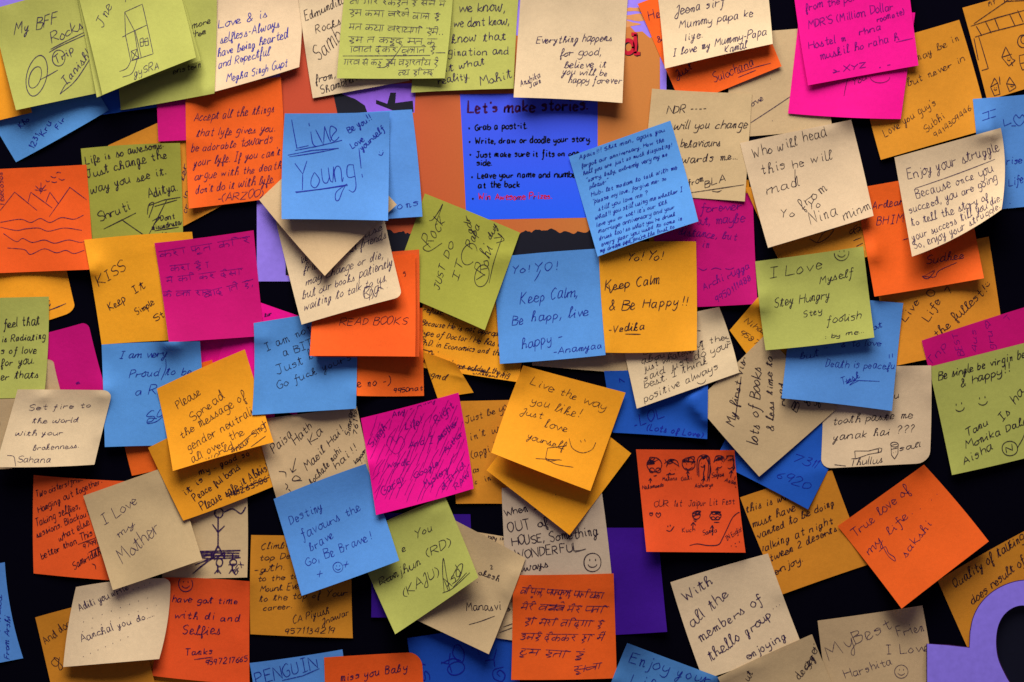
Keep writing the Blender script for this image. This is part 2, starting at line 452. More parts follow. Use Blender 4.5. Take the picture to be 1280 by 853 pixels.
NG = 26
class Sheet:
    def __init__(self, C, lift, bulge, rnd, ears, press, rng, crease):
        self.C = np.asarray(C, float); self.bulge = bulge; self.rnd = rnd
        g = np.linspace(0, 1, NG + 1)
        u, v = np.meshgrid(g, g)
        self.u, self.v = u, v
        P = self.xy(u, v)
        t = np.clip((v - 0.16) / 0.84, 0, 1)
        pl, pr = press
        side = (1 - u) * (lift * pl) + u * (lift * pr)
        cup = 1 + rng.uniform(-.22, .18) * (2 * u - 1) ** 2 + rng.uniform(-.12, .12) * (2 * u - 1)
        Cc = side * cup * t ** rng.uniform(1.25, 1.75)
        # gentle waves of a handled sheet
        Cc += 0.45 * np.sin(u * rng.uniform(2, 5) + rng.uniform(0, 6)) * np.sin(v * rng.uniform(2, 5) + rng.uniform(0, 6))
        Cc += 0.22 * np.sin(u * rng.uniform(5, 9) + v * rng.uniform(-6, 6) + rng.uniform(0, 6))
        amp = rng.uniform(.25, .9) * min(1.0, lift / 7)
        Cc += amp * t * np.sin(u * rng.uniform(5, 9) + rng.uniform(0, 6)) * (0.4 + 0.6 * min(pl, pr))
        if rng.random() < .45:      # a faint fold from being handled
            ang = rng.uniform(0, math.pi); w_ = (u - rng.uniform(.3, .7)) * math.cos(ang) + (v - rng.uniform(.3, .7)) * math.sin(ang)
            Cc += rng.uniform(.12, .32) * np.exp(-(w_ / 0.045) ** 2)
        if rng.random() < .5:       # the end of the glue strip
            Cc += rng.uniform(.12, .3) * np.exp(-((v - rng.uniform(.17, .26)) / 0.04) ** 2)
        if crease:
            for (axis, pos, amp) in crease:
                w = u if axis == 'u' else v
                Cc += amp * np.exp(-((w - pos) / 0.05) ** 2)
        if not ears and lift > 4 and rng.random() < .5:
            ears = [(rng.choice((2, 3)), rng.uniform(1.5, 5.0))]
        for (k, mm) in ears:
            cu, cv = ((0, 0), (1, 0), (1, 1), (0, 1))[k]
            dd = np.hypot(u - cu, v - cv)
            Cc += mm * np.clip(1 - dd / 0.38, 0, 1) ** 1.7
        Hs = hm_read(P) + 0.30
        best = None
        for b in np.linspace(-8, 8, 17):
            for c in np.linspace(-8, 8, 17):
                q = Cc + b * (u - .5) + c * (v - .5)
                gap = Hs - q
                a = np.quantile(gap, 0.93)
                cost = np.mean(np.maximum(q + a - Hs, 0)) + 1.2 * np.mean(np.maximum(Hs - q - a, 0)) + 0.035 * (abs(b) + abs(c)) + 0.04 * a
                if best is None or cost < best[0]:
                    best = (cost, a, b, c)
        _, a, b, c = best
        d = Cc + a + b * (u - .5) + c * (v - .5)
        need = Hs
        d = np.maximum(d, need)
        for it in range(26):
            e = np.pad(d, 1, mode='reflect', reflect_type='odd')
            sm = (e[:-2, 1:-1] + e[2:, 1:-1] + e[1:-1, :-2] + e[1:-1, 2:]) / 4
            d = np.maximum(d * 0.45 + sm * 0.55, need) if it < 25 else np.maximum(d, need)
        self.d = d
        # record on the height map
        n = 190
        gg = np.linspace(0, 1, n); uu, vv = np.meshgrid(gg, gg)
        PP = self.xy(uu, vv); dd = self.depth(uu.ravel(), vv.ravel()).reshape(n, n)
        x = np.clip(np.round(PP[..., 0] + PADX).astype(int), 0, HM.shape[1] - 1)
        y = np.clip(np.round(PP[..., 1] + PADY).astype(int), 0, HM.shape[0] - 1)
        np.maximum.at(HM, (y.ravel(), x.ravel()), dd.ravel().astype(np.float32) + 0.05)

    def xy(self, u, v):
        uu, vv = u.copy(), v.copy()
        for k, r in self.rnd.items():
            fu, fv = ((0, 0), (1, 0), (1, 1), (0, 1))[k]
            du = np.where(fu == 0, u, 1 - u); dv = np.where(fv == 0, v, 1 - v)
            a = np.clip((r - du) / r, 0, 1); b = np.clip((r - dv) / r, 0, 1)
            a2 = a * np.sqrt(1 - b * b / 2); b2 = b * np.sqrt(1 - a * a / 2)
            nu = np.where((a > 0) & (b > 0), r - a2 * r, du); nv = np.where((a > 0) & (b > 0), r - b2 * r, dv)
            uu = np.where((a > 0) & (b > 0), nu if fu == 0 else 1 - nu, uu)
            vv = np.where((a > 0) & (b > 0), nv if fv == 0 else 1 - nv, vv)
        P = bil(self.C, uu, vv)
        C = self.C
        t, r, b, l = self.bulge
        down = ((C[3] - C[0]) + (C[2] - C[1])); down /= np.linalg.norm(down)
        right = ((C[1] - C[0]) + (C[2] - C[3])); right /= np.linalg.norm(right)
        hu = (4 * uu * (1 - uu))[..., None]; hv = (4 * vv * (1 - vv))[..., None]
        P = P - down * t * hu * (1 - vv)[..., None] + down * b * hu * vv[..., None]
        P = P - right * l * hv * (1 - uu)[..., None] + right * r * hv * uu[..., None]
        return P

    def depth(self, u, v):
        x = np.clip(u, 0, 1) * NG; y = np.clip(v, 0, 1) * NG
        i = np.minimum(x.astype(int), NG - 1); j = np.minimum(y.astype(int), NG - 1)
        fx = x - i; fy = y - j; d = self.d
        return d[j, i] * (1 - fx) * (1 - fy) + d[j, i + 1] * fx * (1 - fy) + d[j + 1, i + 1] * fx * fy + d[j + 1, i] * (1 - fx) * fy

    def build(self, name, mat):
        P = self.xy(self.u, self.v).reshape(-1, 2); d = self.d.ravel()
        a = world_pt(P, d); b = world_pt(P, d - 0.16)
        n = NG + 1; m = n * n
        f = []
        for j in range(NG):
            for i in range(NG):
                q = j * n + i
                f.append([q, q + n, q + n + 1, q + 1])
                f.append([m + q, m + q + 1, m + q + n + 1, m + q + n])
        rim = [i for i in range(n)] + [j * n + NG for j in range(1, n)] + [NG * n + i for i in range(NG - 1, -1, -1)] + [j * n for j in range(NG - 1, 0, -1)]
        z = 2 * m; nr = len(rim)
        for k in range(nr):
            k2 = (k + 1) % nr
            f.append([z + k, z + k2, z + nr + k2, z + nr + k])
        org = a.mean(axis=0)
        o = mesh_obj(name, np.vstack([a, b, a[rim], b[rim]]), f, mat, None, org)
        # crisp cut edge: shade only the two broad faces smooth
        o.data.polygons.foreach_set('use_smooth', [k < 2 * NG * NG for k in range(len(f))])
        self.origin = org
        return o

    def put(self, name, strokes, width, mat, parent, rng, off=0.16):
        """ribbons of ink lying on the sheet"""
        rb = ribbons(strokes, width, rng)
        if not rb: return None
        L_ = np.vstack([r[0] for r in rb]); R_ = np.vstack([r[1] for r in rb])
        uvL = inv_bil(self.C, L_); uvR = inv_bil(self.C, R_)
        ok = np.all((uvL > 0.008) & (uvL < 0.992) & (uvR > 0.008) & (uvR < 0.992), axis=1)
        # corners that were rounded off carry no ink
        for k, r in self.rnd.items():
            fu, fv = ((0, 0), (1, 0), (1, 1), (0, 1))[k]
            du = np.abs(uvL[:, 0] - fu); dv = np.abs(uvL[:, 1] - fv)
            ok &= ~((du < r) & (dv < r) & (np.hypot(r - du, r - dv) > r * 0.95))
        def pos(uv):
            bt = self.rnd; self.rnd = {}
            p = self.xy(uv[:, 0].copy(), uv[:, 1].copy()); self.rnd = bt
            return world_pt(p, self.depth(uv[:, 0], uv[:, 1]) + off)
        A = pos(uvL); B = pos(uvR)
        verts = []; faces = []; base = 0
        for (l, r_) in rb:
            n = len(l)
            for i in range(n):
                verts.append(A[base + i]); verts.append(B[base + i])
            for i in range(n - 1):
                if ok[base + i] and ok[base + i + 1]:
                    q = 2 * (base + i)
                    faces.append([q, q + 1, q + 3, q + 2])
            base += n
        if not faces: return None
        used = sorted({i for f in faces for i in f}); mp = {o: k for k, o in enumerate(used)}
        verts = [verts[i] for i in used]; faces = [[mp[i] for i in f] for f in faces]
        return mesh_obj(name, verts, faces, mat, parent, self.origin)

# ---------------------------------------------------------------- the wall and the printed poster on it
def tag(o, label, cat, group=None):
    o['label'] = label; o['category'] = cat
    if group: o['group'] = group

m_wall = plain('black_board', (9, 7, 24), 1.0, 0.4, 0.02)
wo = [(-900, -700), (2180, -700), (2180, 1560), (-900, 1560)]
wall = prism('wall', wo, -20, 0, m_wall, None, world_pt([(640, 426)], [0])[0])
wall['kind'] = 'structure'

rngp = random.Random(5)
po = world_pt([(580, 170)], [0.4])[0]
poster = prism('poster', [(321, -40), (833, -40), (833, 352), (321, 352)], 0.15, 0.5, plain('poster_lavender', (146, 122, 232)), None, po)
tag(poster, 'orange sunset poster with lavender border, half hidden behind the notes', 'poster')
HM[PADY - 40:PADY + 352, PADX + 321:PADX + 833] = 0.6
HM[HM == 0] = 0.02
m_sun = gradient('printed_shaded_sunset', (184, 66, 34), (192, 118, 48), 0, -0.08, 0.13)  # printed orange to amber, left end darkened for the shade cast by notes
sky_px = [(350, 36)] + [(x, 40 + 6 * math.sin(x * .11) + 4 * math.sin(x * .31)) for x in range(380, 826, 9)] + [(825, 44), (825, 345), (359, 345), (359, 235), (350, 230)]
prism('sunset_print', sky_px, 0.5, 0.56, m_sun, poster, po)
# orange cloud bands in the lavender sky of the poster
for k, (cx, cy, w, h) in enumerate([(792, 22, 26, 4), (800, 12, 20, 3), (770, 30, 30, 4), (560, 26, 60, 5)]):
    pts = [(cx + w * math.cos(t) * (1 + .12 * math.sin(3 * t)), cy + h * math.sin(t) * (1 + .3 * math.cos(5 * t))) for t in np.linspace(0, 2 * math.pi, 30)[:-1]]
    prism('cloud_print', pts, 0.5, 0.55 + .01 * k, plain('printed_cloud', (206, 140, 84)), poster, po)
m_sil = plain('printed_black', (12, 14, 34), 0.55, 0.6)
def bumps(x0, x1, y, amp, yb, step=4):
    o = []
    x = x0
    while x <= x1:
        o.append((x, y + amp * (0.5 * math.sin(x * .09) + 0.35 * math.sin(x * .37 + 1)) + rngp.uniform(-.3, .3) * amp)); x += step
    return o + [(x1, yb), (x0, yb)]
prism('tree_silhouette', bumps(362, 825, 289, 4, 345, 2.5), 0.56, 0.60, m_sil, poster, po)
prism('black_block', [(357, 312), (371, 312), (371, 344), (357, 344)], 0.5, 0.62, m_sil, poster, po)
prism('lavender_figure', [(415, 108), (520, 104), (518, 141), (426, 142), (422, 126)], 0.56, 0.6, plain('printed_lavender', (140, 92, 214)), poster, po)
prism('black_curl', [(414, 106), (424, 106), (428, 118), (444, 124), (456, 132), (460, 143), (422, 143)], 0.60, 0.64, m_sil, poster, po)
prism('black_curl', [(470, 125), (484, 130), (488, 116), (495, 116), (494, 129), (516, 126), (517, 140), (498, 141), (470, 130)], 0.60, 0.65, m_sil, poster, po)

class Flat:
    """a flat printed surface that can carry lettering"""
    def __init__(self, C, d, origin):
        self.C = np.asarray(C, float); self.dd = d; self.origin = origin; self.rnd = {}; self.bulge = (0, 0, 0, 0)
    xy = Sheet.xy
    put = Sheet.put
    def depth(self, u, v): return np.full(len(u), self.dd)

panel_px = [(575, 118), (747, 116), (747, 272), (583, 275), (580, 214)]
m_panel = gradient('printed_panel', (26, 88, 244), (58, 78, 226), 2, -0.055, 0.03)
panel = prism('text_panel', panel_px, 0.56, 0.62, m_panel, poster, po)
fl = Flat([(560, 100), (760, 100), (760, 290), (560, 290)], 0.62, po)
rp = random.Random(11)
def typed(lines, width, mat, name, slant=0.05):
    st = []
    for (t, x, y, x1, y1, h) in lines:
        st += write(t, x, y, x1, y1, h, rp, slant=slant, jit=0.06, join=0, cursive=0)
    return fl.put(name, st, width, mat, panel, rp, 0.04)
typed([("Let's make stories.", 585, 141, 735, 138, 15)], 2.6, INK['shaded_red'], 'heading')
typed([("Grab a post-it.", 594, 163, 659, 161, 8.6), ("Write, draw or doodle your story.", 594, 180, 738, 177, 8.6),
       ("Just make sure it fits on one", 595, 197, 724, 195, 8.6), ("side.", 596, 207, 615, 207, 8.6),
       ("Leave your name and number", 597, 223, 724, 221, 8.6), ("at the back", 598, 235, 650, 234, 8.6)], 1.75, INK['print'], 'printed_instructions')
typed([("Win Awesome Prizes.", 598, 250, 690, 249, 9)], 1.35, INK['red'], 'printed_prize_line')
dots = []
for (x, y) in [(586.5, 161), (587, 178), (588, 194), (590, 222), (591, 249)]:
    dots.append(np.array([[x - 1.1, y], [x, y - .3], [x + 1.1, y]]))
fl.put('bullet_points', dots, 2.6, INK['print'], panel, rp, 0.05)
# the dark red slab-serif letter at the poster's upper right
fd = Flat([(740, 20), (825, 20), (825, 90), (740, 90)], 0.58, po)
def dletter(dx, dy):
    return ring(785 + dx, 58.5 + dy, 6.6, 8.2) + line(f"{794+dx} {43+dy} {794+dx} {67+dy}/{789+dx} {43+dy} {796+dx} {43+dy}/{792+dx} {67+dy} {800+dx} {67+dy}")
fd.put('letter_shadow', dletter(.9, .9), 5.6, INK['print'], poster, rp, 0.02)
fd.put('printed_letter', dletter(0, 0), 4.6, INK['red'], poster, rp, 0.06)

# ---------------------------------------------------------------- the sticky notes, lowest first
NOTES = []
def N(paper_, corners, label, text=(), lift=6.0, ink_='pen', w=1.25, draw=(), bulge=None, rnd=None, ears=(), crease=(), slant=0.12, jit=0.24, join=0.55, dev=False, top='drawing', dw=None, cat='sticky note'):
    NOTES.append(dict(paper=paper_, C=corners, label=label, text=text, lift=lift, ink=ink_, w=w, draw=draw, bulge=bulge, rnd=rnd or {}, ears=ears, crease=crease, slant=slant, jit=jit, join=join, dev=dev, top=top, dw=dw, cat=cat))
rd = random.Random(77)

# ---- upper left
N('deep', [(115, 22), (240, 5), (254, 128), (127, 144)], "small blue corner peeking out under the green house drawing note", lift=3)
N('blue', [(-45, 88), (70, 23), (136, 138), (20, 203)], "tilted blue note with rotated dark script under the green best friend note",
  [("1231", 42, 186, 50, 168, 8), ("Kru", 55, 170, 66, 152, 9), ("Kho", 27, 160, 38, 150, 8), ("Fir", 73, 161, 82, 148, 7)], lift=5, ink_='blue')
N('amber', [(-90, 30), (12, 12), (40, 141), (-70, 168)], "yellow note edge showing left of the green best friend note, no writing visible", lift=4)
N('mustard', [(135, 182), (250, 130), (290, 250), (190, 303)], "yellow note mostly hidden between the green life note and the orange 'Accept all' note",
  [("ker", 230, 226, 234, 205, 8), ("in", 232, 248, 236, 238, 8), ("cr", 233, 266, 236, 256, 8)], lift=3, w=1.1)
N('magenta', [(195, 60), (320, 55), (325, 170), (198, 177)], "small magenta corner left of the orange 'Accept all the things' note", lift=3)
N('orange', [(232, 112), (351, 96), (357, 246), (236, 261)], "orange note reading 'Accept all the things', upper left",
  [("Accept all the things", 243, 152, 342, 140, 11), ("that lyfe gives you.", 246, 171, 343, 164, 11), ("be adorable towards", 240, 190, 340, 178, 11),
   ("your lyfe. If you can't", 243, 208, 349, 194, 11), ("argue with the death", 244, 225, 351, 211, 11), ("don't do it with lyfe.", 245, 242, 342, 228, 11), ("-(ARZOO)", 272, 252, 328, 246, 11)], lift=5)
N('cream', [(271, -15), (377, -20), (374, 84), (256, 118)], "cream note in blue ink about selfless love, top row",
  [("Love & is", 273, 35, 333, 21, 11), ("selfless-Always", 275, 54, 348, 33, 11), ("have being hearted", 272, 71, 358, 47, 11), ("and Repectful", 273, 85, 336, 68, 11), ("Megha Singh Gupt", 283, 102, 359, 82, 10)],
  lift=10, ink_='blue', bulge=(0, 2, 1, 0), jit=.3)
N('green', [(142, -5), (271, -22), (268, 117), (151, 138)], "green note behind the house drawing note, only the word 'more' readable",
  [("more", 240, 36, 263, 29, 8), ("them", 240, 48, 257, 42, 8), ("enstein", 216, 93, 251, 84, 8)], lift=6, ink_='black')
N('green', [(-11, 12), (105, -20), (135, 114), (20, 138)], "green note reading 'My BFF Rocks' with a looped signature",
  [("My BFF", 18, 44, 72, 30, 15), ("Rocks", 65, 55, 103, 36, 14), ("Trip", 70, 82, 92, 64, 10), ("Tanishka", 82, 108, 120, 60, 11)], lift=11, w=1.15,
  draw=ring(46, 95, 12, 26, rot=12) + ring(44, 97, 7, 14, rot=20) + line("~61 66 75 58 110 42/~63 62 80 53 104 41/~75 118 95 100 117 65/~75 118 82 106 88 103/~50 100 60 95 72 88") + ring(73, 73, 8, 10), top='signature')
N('green', [(92, -30), (218, -42), (251, 76), (121, 122)], "second green sheet showing as an edge just behind the house drawing note", lift=10)
N('green', [(90, -34), (215, -45), (245, 72), (128, 119)], "green note with a pen drawing of a tall house",
  [("Jne", 127, 36, 140, 8, 13), ("99?", 152, 5, 172, -2, 12), ("gySRA", 168, 96, 200, 86, 10)], lift=15, w=1.15,
  draw=line("155 16 177 6 183 32 191 68 173 74 167 39 155 16/155 16 156 45 163 77 173 74/157 44 168 39 183 32/168 39 176 72/152 47 157 45/~163 77 158 86 149 90/~171 75 165 92 153 97/"
            "163 65 171 62 173 73 165 76 163 65/163 65 173 73/171 62 165 76/174 50 178 48 179 58 175 59 174 50/180 50 184 48 185 57 181 58 180 50/174 54 185 52"))
N('cream', [(372, -12), (492, -20), (512, 101), (391, 123)], "cream note ending in the word 'from', its right half under green Hindi note",
  [("Edmunditu", 383, 26, 433, 3, 12), ("Rocks-", 396, 42, 432, 28, 11), ("Samb", 399, 76, 430, 50, 20), ("from,", 395, 104, 420, 97, 10), ("Shambhavi", 402, 118, 452, 99, 11)], lift=6, ink_='black', bulge=(0, 0, 0, 1))
N('green', [(520, -12), (649, -14), (642, 111), (514, 116)], "green note reading 'we know' to the right of the green Hindi note",
  [("we know,", 574, 15, 632, 14, 13), ("we dont know,", 567, 34, 637, 31, 12), ("know that", 564, 54, 633, 49, 12), ("gination and", 560, 70, 637, 68, 11), ("it what", 556, 90, 607, 80, 11), ("reality.", 548, 106, 587, 99, 11), ("Mohit", 601, 108, 641, 97, 12)], lift=7, w=1.15)
N('green', [(433, -28), (568, -28), (556, 98), (421, 98)], "green note filled with lines of Hindi handwriting, top row",
  [("jigAr rkhte hE soneE meM", 438, 5, 555, 8, 9), ("hm kxA DrnE bAlE hEM", 437, 19, 548, 25, 10), ("mOt kyA DrAyegI hmE", 437, 37, 545, 43, 10), ("hm tO khUd mOt kO", 436, 53, 544, 56, 10), ("AbAj dEkr bUlAtE hEM", 438, 65, 543, 66, 10), ("grb sE kho hm bhArtIy hE", 430, 81, 546, 82, 10), ("jy hind", 498, 94, 541, 93, 9)],
  lift=8, w=1.0, dev=True, draw=line("429 70 559 69/~471 84 482 83 492 72 503 56/548 43 549 43/552 43 553 43/544 66 556 66"), top='rule_line', dw=.9)
N('cream', [(651, -8), (785, -6), (778, 129), (642, 122)], "large pale cream note reading 'Everything happens for good'",
  [("Everything happens", 670, 55, 765, 52, 10), ("for good,", 700, 71, 752, 70, 10), ("believe it", 705, 86, 758, 85, 10), ("you will be", 703, 94, 760, 95, 9), ("happy forever", 710, 105, 778, 104, 10), ("Anshika", 651, 109, 676, 97, 8), ("Jain", 662, 111, 677, 104, 7)], lift=12, w=1.05, slant=.3, crease=[('v', .3, .35)])
# ---- upper right
N('tan', [(905, 42), (1030, 33), (1040, 160), (915, 172)], "tan note with one long diagonal pen line left of the hot pink notes", [("ove", 940, 132, 955, 124, 9)], lift=2,
  draw=line("938 153 992 117/963 98 963.6 97.6/965 150 965.6 149.6"), top='pen_line')
N('orange', [(797, 5), (925, -45), (977, 83), (853, 134)], "orange note peeking out under the cream 'Mummy papa' note",
  [("He", 812, 26, 826, 20, 12), ("&", 823, 54, 828, 51, 8), ("Just", 846, 98, 866, 86, 10), ("Sulochana", 893, 104, 943, 82, 13)], lift=5, w=1.15, draw=line("922 92 945 84 964 79/923 97 945 88"), top='underline')
N('cream', [(819, -30), (957, -36), (966, 55), (831, 86)], "cream note reading 'I love my Mummy' hanging over an orange note",
  [("Jeena sirf", 843, 19, 905, 7, 12), ("Mummy papa ke", 848, 36, 941, 21, 11), ("liye.", 856, 52, 878, 47, 10), ("I love my Mummy-Papa", 841, 71, 958, 44, 11), ("Kamal", 906, 68, 934, 60, 11)], lift=11, w=1.15)
N('amber', [(812, 222), (936, 225), (942, 350), (812, 350)], "yellow sliver between the tan note and the magenta 'forever' note", lift=1)
N('magenta', [(815, 245), (941, 241), (947, 380), (822, 385)], "magenta note reading 'forever' and 'maybe' beside the dense blue note",
  [("forever", 876, 264, 928, 261, 11), ("at, maybe", 872, 280, 931, 277, 11), ("distance, but", 848, 293, 922, 299, 11), ("not in", 852, 306, 888, 308, 11), ("Archi rugga", 880, 362, 938, 334, 10), ("9950111488", 896, 378, 940, 349, 9)],
  lift=4, ink_='faint', w=1.1, draw=line("~873 334 879 337 884 335/~889 336 895 334 902 336/~907 335 913 336 918 334"), top='dashed_line')
N('tan', [(815, 111), (940, 117), (931, 252), (800, 243)], "translucent tan note reading 'will you change', right of the dense blue note",
  [("NDR ----", 833, 142, 882, 138, 11), ("will you change", 842, 161, 934, 160, 12), ("behaviours", 850, 184, 900, 182, 11), ("wards me...", 852, 204, 922, 199, 11), ("from", 860, 233, 880, 226, 9), ("BLA", 881, 235, 907, 226, 10)], lift=3, ink_='black', w=1.1,
  draw=line("864 241 930 231/~890 239 897 240 902 238"), crease=[('u', .35, .4), ('v', .5, .3)], top='rule_line')
N('mustard', [(1203, 10), (1330, -25), (1362, 88), (1234, 126)], "yellow note with a drawn house and small children, top right corner",
  [("MY", 1236, 8, 1246, 4, 7), ("BFF", 1256, 3, 1268, -1, 7)], lift=5, ink_='black', w=1.15,
  draw=line("1217 30 1258 2 1300 0/1213 33 1248 22 1300 8/1214 48 1240 40 1300 25/1220 33 1227 45/1232 28 1239 42/1243 23 1249 38/1262 18 1269 33/1272 13 1279 28/1217 48 1225 89 1235 86 1223 46/"
            "1252 72 1257 59 1265 74/1252 72 1261 83 1269 76 1265 74/1252 72 1265 68/1266 83 1264 78/1238 109 1243 98 1247 104/1238 109 1243 120 1250 118 1247 104 1238 109/1258 105 1262 97 1269 107/1258 105 1262 115 1270 110 1269 107 1258 105/1249 96 1250 106/"
            "1274 70 1283 68 1286 78 1275 80 1274 70/1275 80 1278 88 1288 86") + ring(1279, 52, 7, 8) + ring(1280, 50, 4, 5) + smile(1261, 74, 4, False) + smile(1244, 111, 3.5, False) + smile(1265, 107, 3.5, False), dw=1.15)
N('mustard', [(1066, 62), (1199, 25), (1237, 161), (1101, 200)], "yellow note reading 'Love you guys' with a phone number, upper right",
  [("may be in", 1146, 76, 1199, 50, 10), ("but never in", 1135, 108, 1206, 76, 10), ("Love you guy's", 1107, 171, 1170, 131, 11), ("Subhi", 1158, 166, 1181, 147, 10), ("9414309446", 1170, 173, 1214, 137, 7.5)], lift=7, ink_='black', w=1.15)
N('pink', [(1000, 10), (1144, 16), (1126, 149), (985, 142)], "lower hot pink note with a smiley hidden under another hot pink note",
  [("You", 1066, 106, 1084, 98, 9)], lift=7, draw=ring(1100, 96, 12, 7, 0, 180) + line("~1062 92 1058 104 1055 119"), ink_='pen', w=1.0)
N('pink', [(990, -25), (1133, -36), (1148, 82), (1010, 107)], "upper hot pink note about a million dollar roommate and hostel",
  [("from the pel", 1008, 14, 1068, 1, 11), ("MDR'S (Million Dollar", 1012, 36, 1117, 12, 11), ("roomate)", 1097, 28, 1131, 18, 8), ("Hostel m", 1012, 62, 1060, 50, 11), ("rhna", 1075, 44, 1102, 38, 10), ("muskil ho raha h", 1026, 75, 1124, 50, 11), ("> XYZ", 1042, 92, 1083, 84, 8)],
  lift=5, ink_='faint', w=1.1, draw=line("1120 53 1141 48/1041 91 1050 89/1099 85 1101 84/1109 82 1113 81"), top='dash_marks')
N('blue', [(1216, 124), (1345, 112), (1355, 252), (1228, 264)], "bright blue note at the right edge with a drawn heart",
  [("I", 1228, 151, 1243, 146, 11), ("L", 1255, 157, 1264, 153, 11), ("rise", 1258, 206, 1278, 203, 10), ("Life", 1261, 233, 1280, 228, 11)], lift=6, ink_='blue', w=1.2, draw=heart(1274, 150, 7) + line("1264 157 1270 157/1262 254 1263 255"), top='heart_drawing')
N('mustard', [(1090, 320), (1236, 296), (1256, 430), (1112, 459)], "yellow note with slanting 'Live Life' writing under the orange note, right side",
  [("Live", 1131, 402, 1149, 378, 10), ("Life", 1160, 402, 1176, 376, 11), ("the fullest!", 1172, 423, 1234, 364, 11)], lift=4, ink_='black', w=1.2, draw=smile(1234, 355, 5, False, -40) + ring(1163, 366, 5, 4) + line("~1180 364 1184 358 1188 366"))
N('mustard', [(932, 235), (1068, 204), (1095, 318), (985, 348)], "yellow note with a scribble between the cream 'mad' note and green 'Love Myself' note",
  [("95", 1065, 296, 1076, 286, 10)], lift=3, ink_='black', draw=line("~1012 298 1022 303 1034 297 1042 286 1030 290 1022 302/1066 301 1076 297/1070 308 1078 304"), top='scribble')
N('orange', [(1068, 236), (1204, 212), (1230, 348), (1093, 371)], "orange note half covered by the cream 'Enjoy your struggle' note",
  [("Ardear", 1090, 262, 1130, 255, 11), ("BHIMS", 1095, 282, 1138, 276, 11), ("Sudhee", 1158, 330, 1206, 322, 11)], lift=8, w=1.15, draw=line("~1153 346 1168 338 1160 348 1153 345 1168 346 1174 338 1196 328/1128 300 1135 298"), top='flourish')
N('cream', [(925, 179), (1064, 150), (1092, 270), (960, 310)], "cream note reading 'Who will head this' in large loose letters",
  [("Who will head", 942, 198, 1034, 170, 14), ("this he will", 953, 218, 1041, 199, 13), ("mad", 960, 243, 1001, 232, 13), ("from", 1003, 262, 1035, 237, 14), ("Yo", 977, 272, 994, 270, 10), ("Yo", 1012, 262, 1026, 258, 12), ("Nina", 1014, 281, 1048, 268, 15), ("minm", 1056, 276, 1089, 260, 13)],
  lift=12, ink_='black', w=1.3, join=.25, draw=line("~995 234 994 222 994 212"), top='pen_stroke')
N('cream', [(1118, 197), (1251, 160), (1252, 262), (1140, 321)], "curling cream note reading 'Enjoy your struggle' on the right",
  [("Enjoy your struggle", 1135, 224, 1246, 190, 14), ("Because once you", 1145, 247, 1238, 215, 12), ("succeed, you are going", 1137, 266, 1243, 226, 11), ("to tell the story of", 1140, 282, 1233, 248, 11), ("your success till you die.", 1141, 300, 1250, 250, 11), ("So, enjoy your struggle.", 1143, 311, 1250, 260, 11)],
  lift=15, ink_='pen', w=1.25, bulge=(0, 5, 5, 0), draw=line("~1143 235 1190 218 1240 200"), top='underline', ears=[(2, 4)])
N('magenta', [(1152, 426), (1285, 383), (1325, 510), (1185, 545)], "magenta strip with vertical writing above the green 'Be single' note",
  [("Tnp", 1164, 458, 1184, 432, 10), ("BEST", 1206, 444, 1196, 416, 8), ("4us", 1222, 440, 1220, 412, 8), ("gru#", 1243, 436, 1238, 402, 9), ("X", 1262, 400, 1262, 392, 8)], lift=3, ink_='faint', w=1.0)
N('green', [(1161, 459), (1288, 427), (1320, 563), (1190, 594)], "green note reading 'Be single' with two smiley faces, right edge",
  [("Be single be virgin be", 1173, 475, 1282, 446, 11), ("& happy!!", 1201, 484, 1262, 465, 11), ("Is ha", 1253, 527, 1280, 490, 12), ("Tanu", 1208, 546, 1236, 530, 10), ("Monika Dale", 1207, 561, 1285, 528, 10), ("Aisha", 1205, 581, 1242, 560, 11), ("N", 1258, 566, 1266, 562, 9)],
  lift=7, ink_='black', w=1.4, draw=smile(1199, 508, 11, False, -15) + smile(1228, 500, 11, False, -12) + ring(1262, 560, 10, 9) + line("~1271 560 1278 548 1281 540"))
# ---- right, middle
N('mustard', [(925, 622), (1040, 588), (1085, 706), (976, 744)], "yellow note reading 'this is what I must have' left of the tilted orange diamond note",
  [("this is wh", 933, 641, 988, 625, 10), ("must have", 942, 660, 996, 639, 10), ("wanted to be doing", 946, 675, 1044, 632, 10), ("walking at night", 949, 692, 1043, 655, 10), ("tween 2 deserts", 964, 702, 1048, 664, 10), ("enjoy.", 970, 718, 1005, 702, 10)], lift=4, ink_='black', w=1.15, slant=.3)
N('deep', [(950, 462), (1068, 520), (1010, 637), (893, 577)], "dark blue note with digits under the diamond tilted tan note",
  [("731", 988, 576, 1019, 586, 13), ("6920", 969, 598, 1010, 612, 12), ("1", 1012, 584, 1015, 585, 12)], lift=5, ink_='blue')
N('cream', [(1030, 462), (1164, 457), (1162, 579), (1026, 586)], "rounded cream note about tooth paste with small drawings",
  [("tooth paste me", 1040, 531, 1140, 522, 11), ("yanak hai ???", 1041, 551, 1142, 540, 11), ("sall", 1124, 564, 1151, 558, 7), ("Thullus", 1062, 583, 1103, 578, 10), ("u", 1117, 499, 1123, 498, 9)], lift=8, ink_='black', w=1.15, rnd={2: .12, 3: .10},
  draw=line("1068 564 1069 574 1086 568 1098 566 1097 561 1085 564 1068 564/1098 560 1102 561 1101 565 1097 566 1098 560/1113 557 1122 555 1122 567 1118 574 1114 569 1113 557/1113 562 1122 560/1116 566 1116.6 566/1119 565 1119.6 565/1043 581 1060 583") + ring(1117.5, 556, 5, 3))
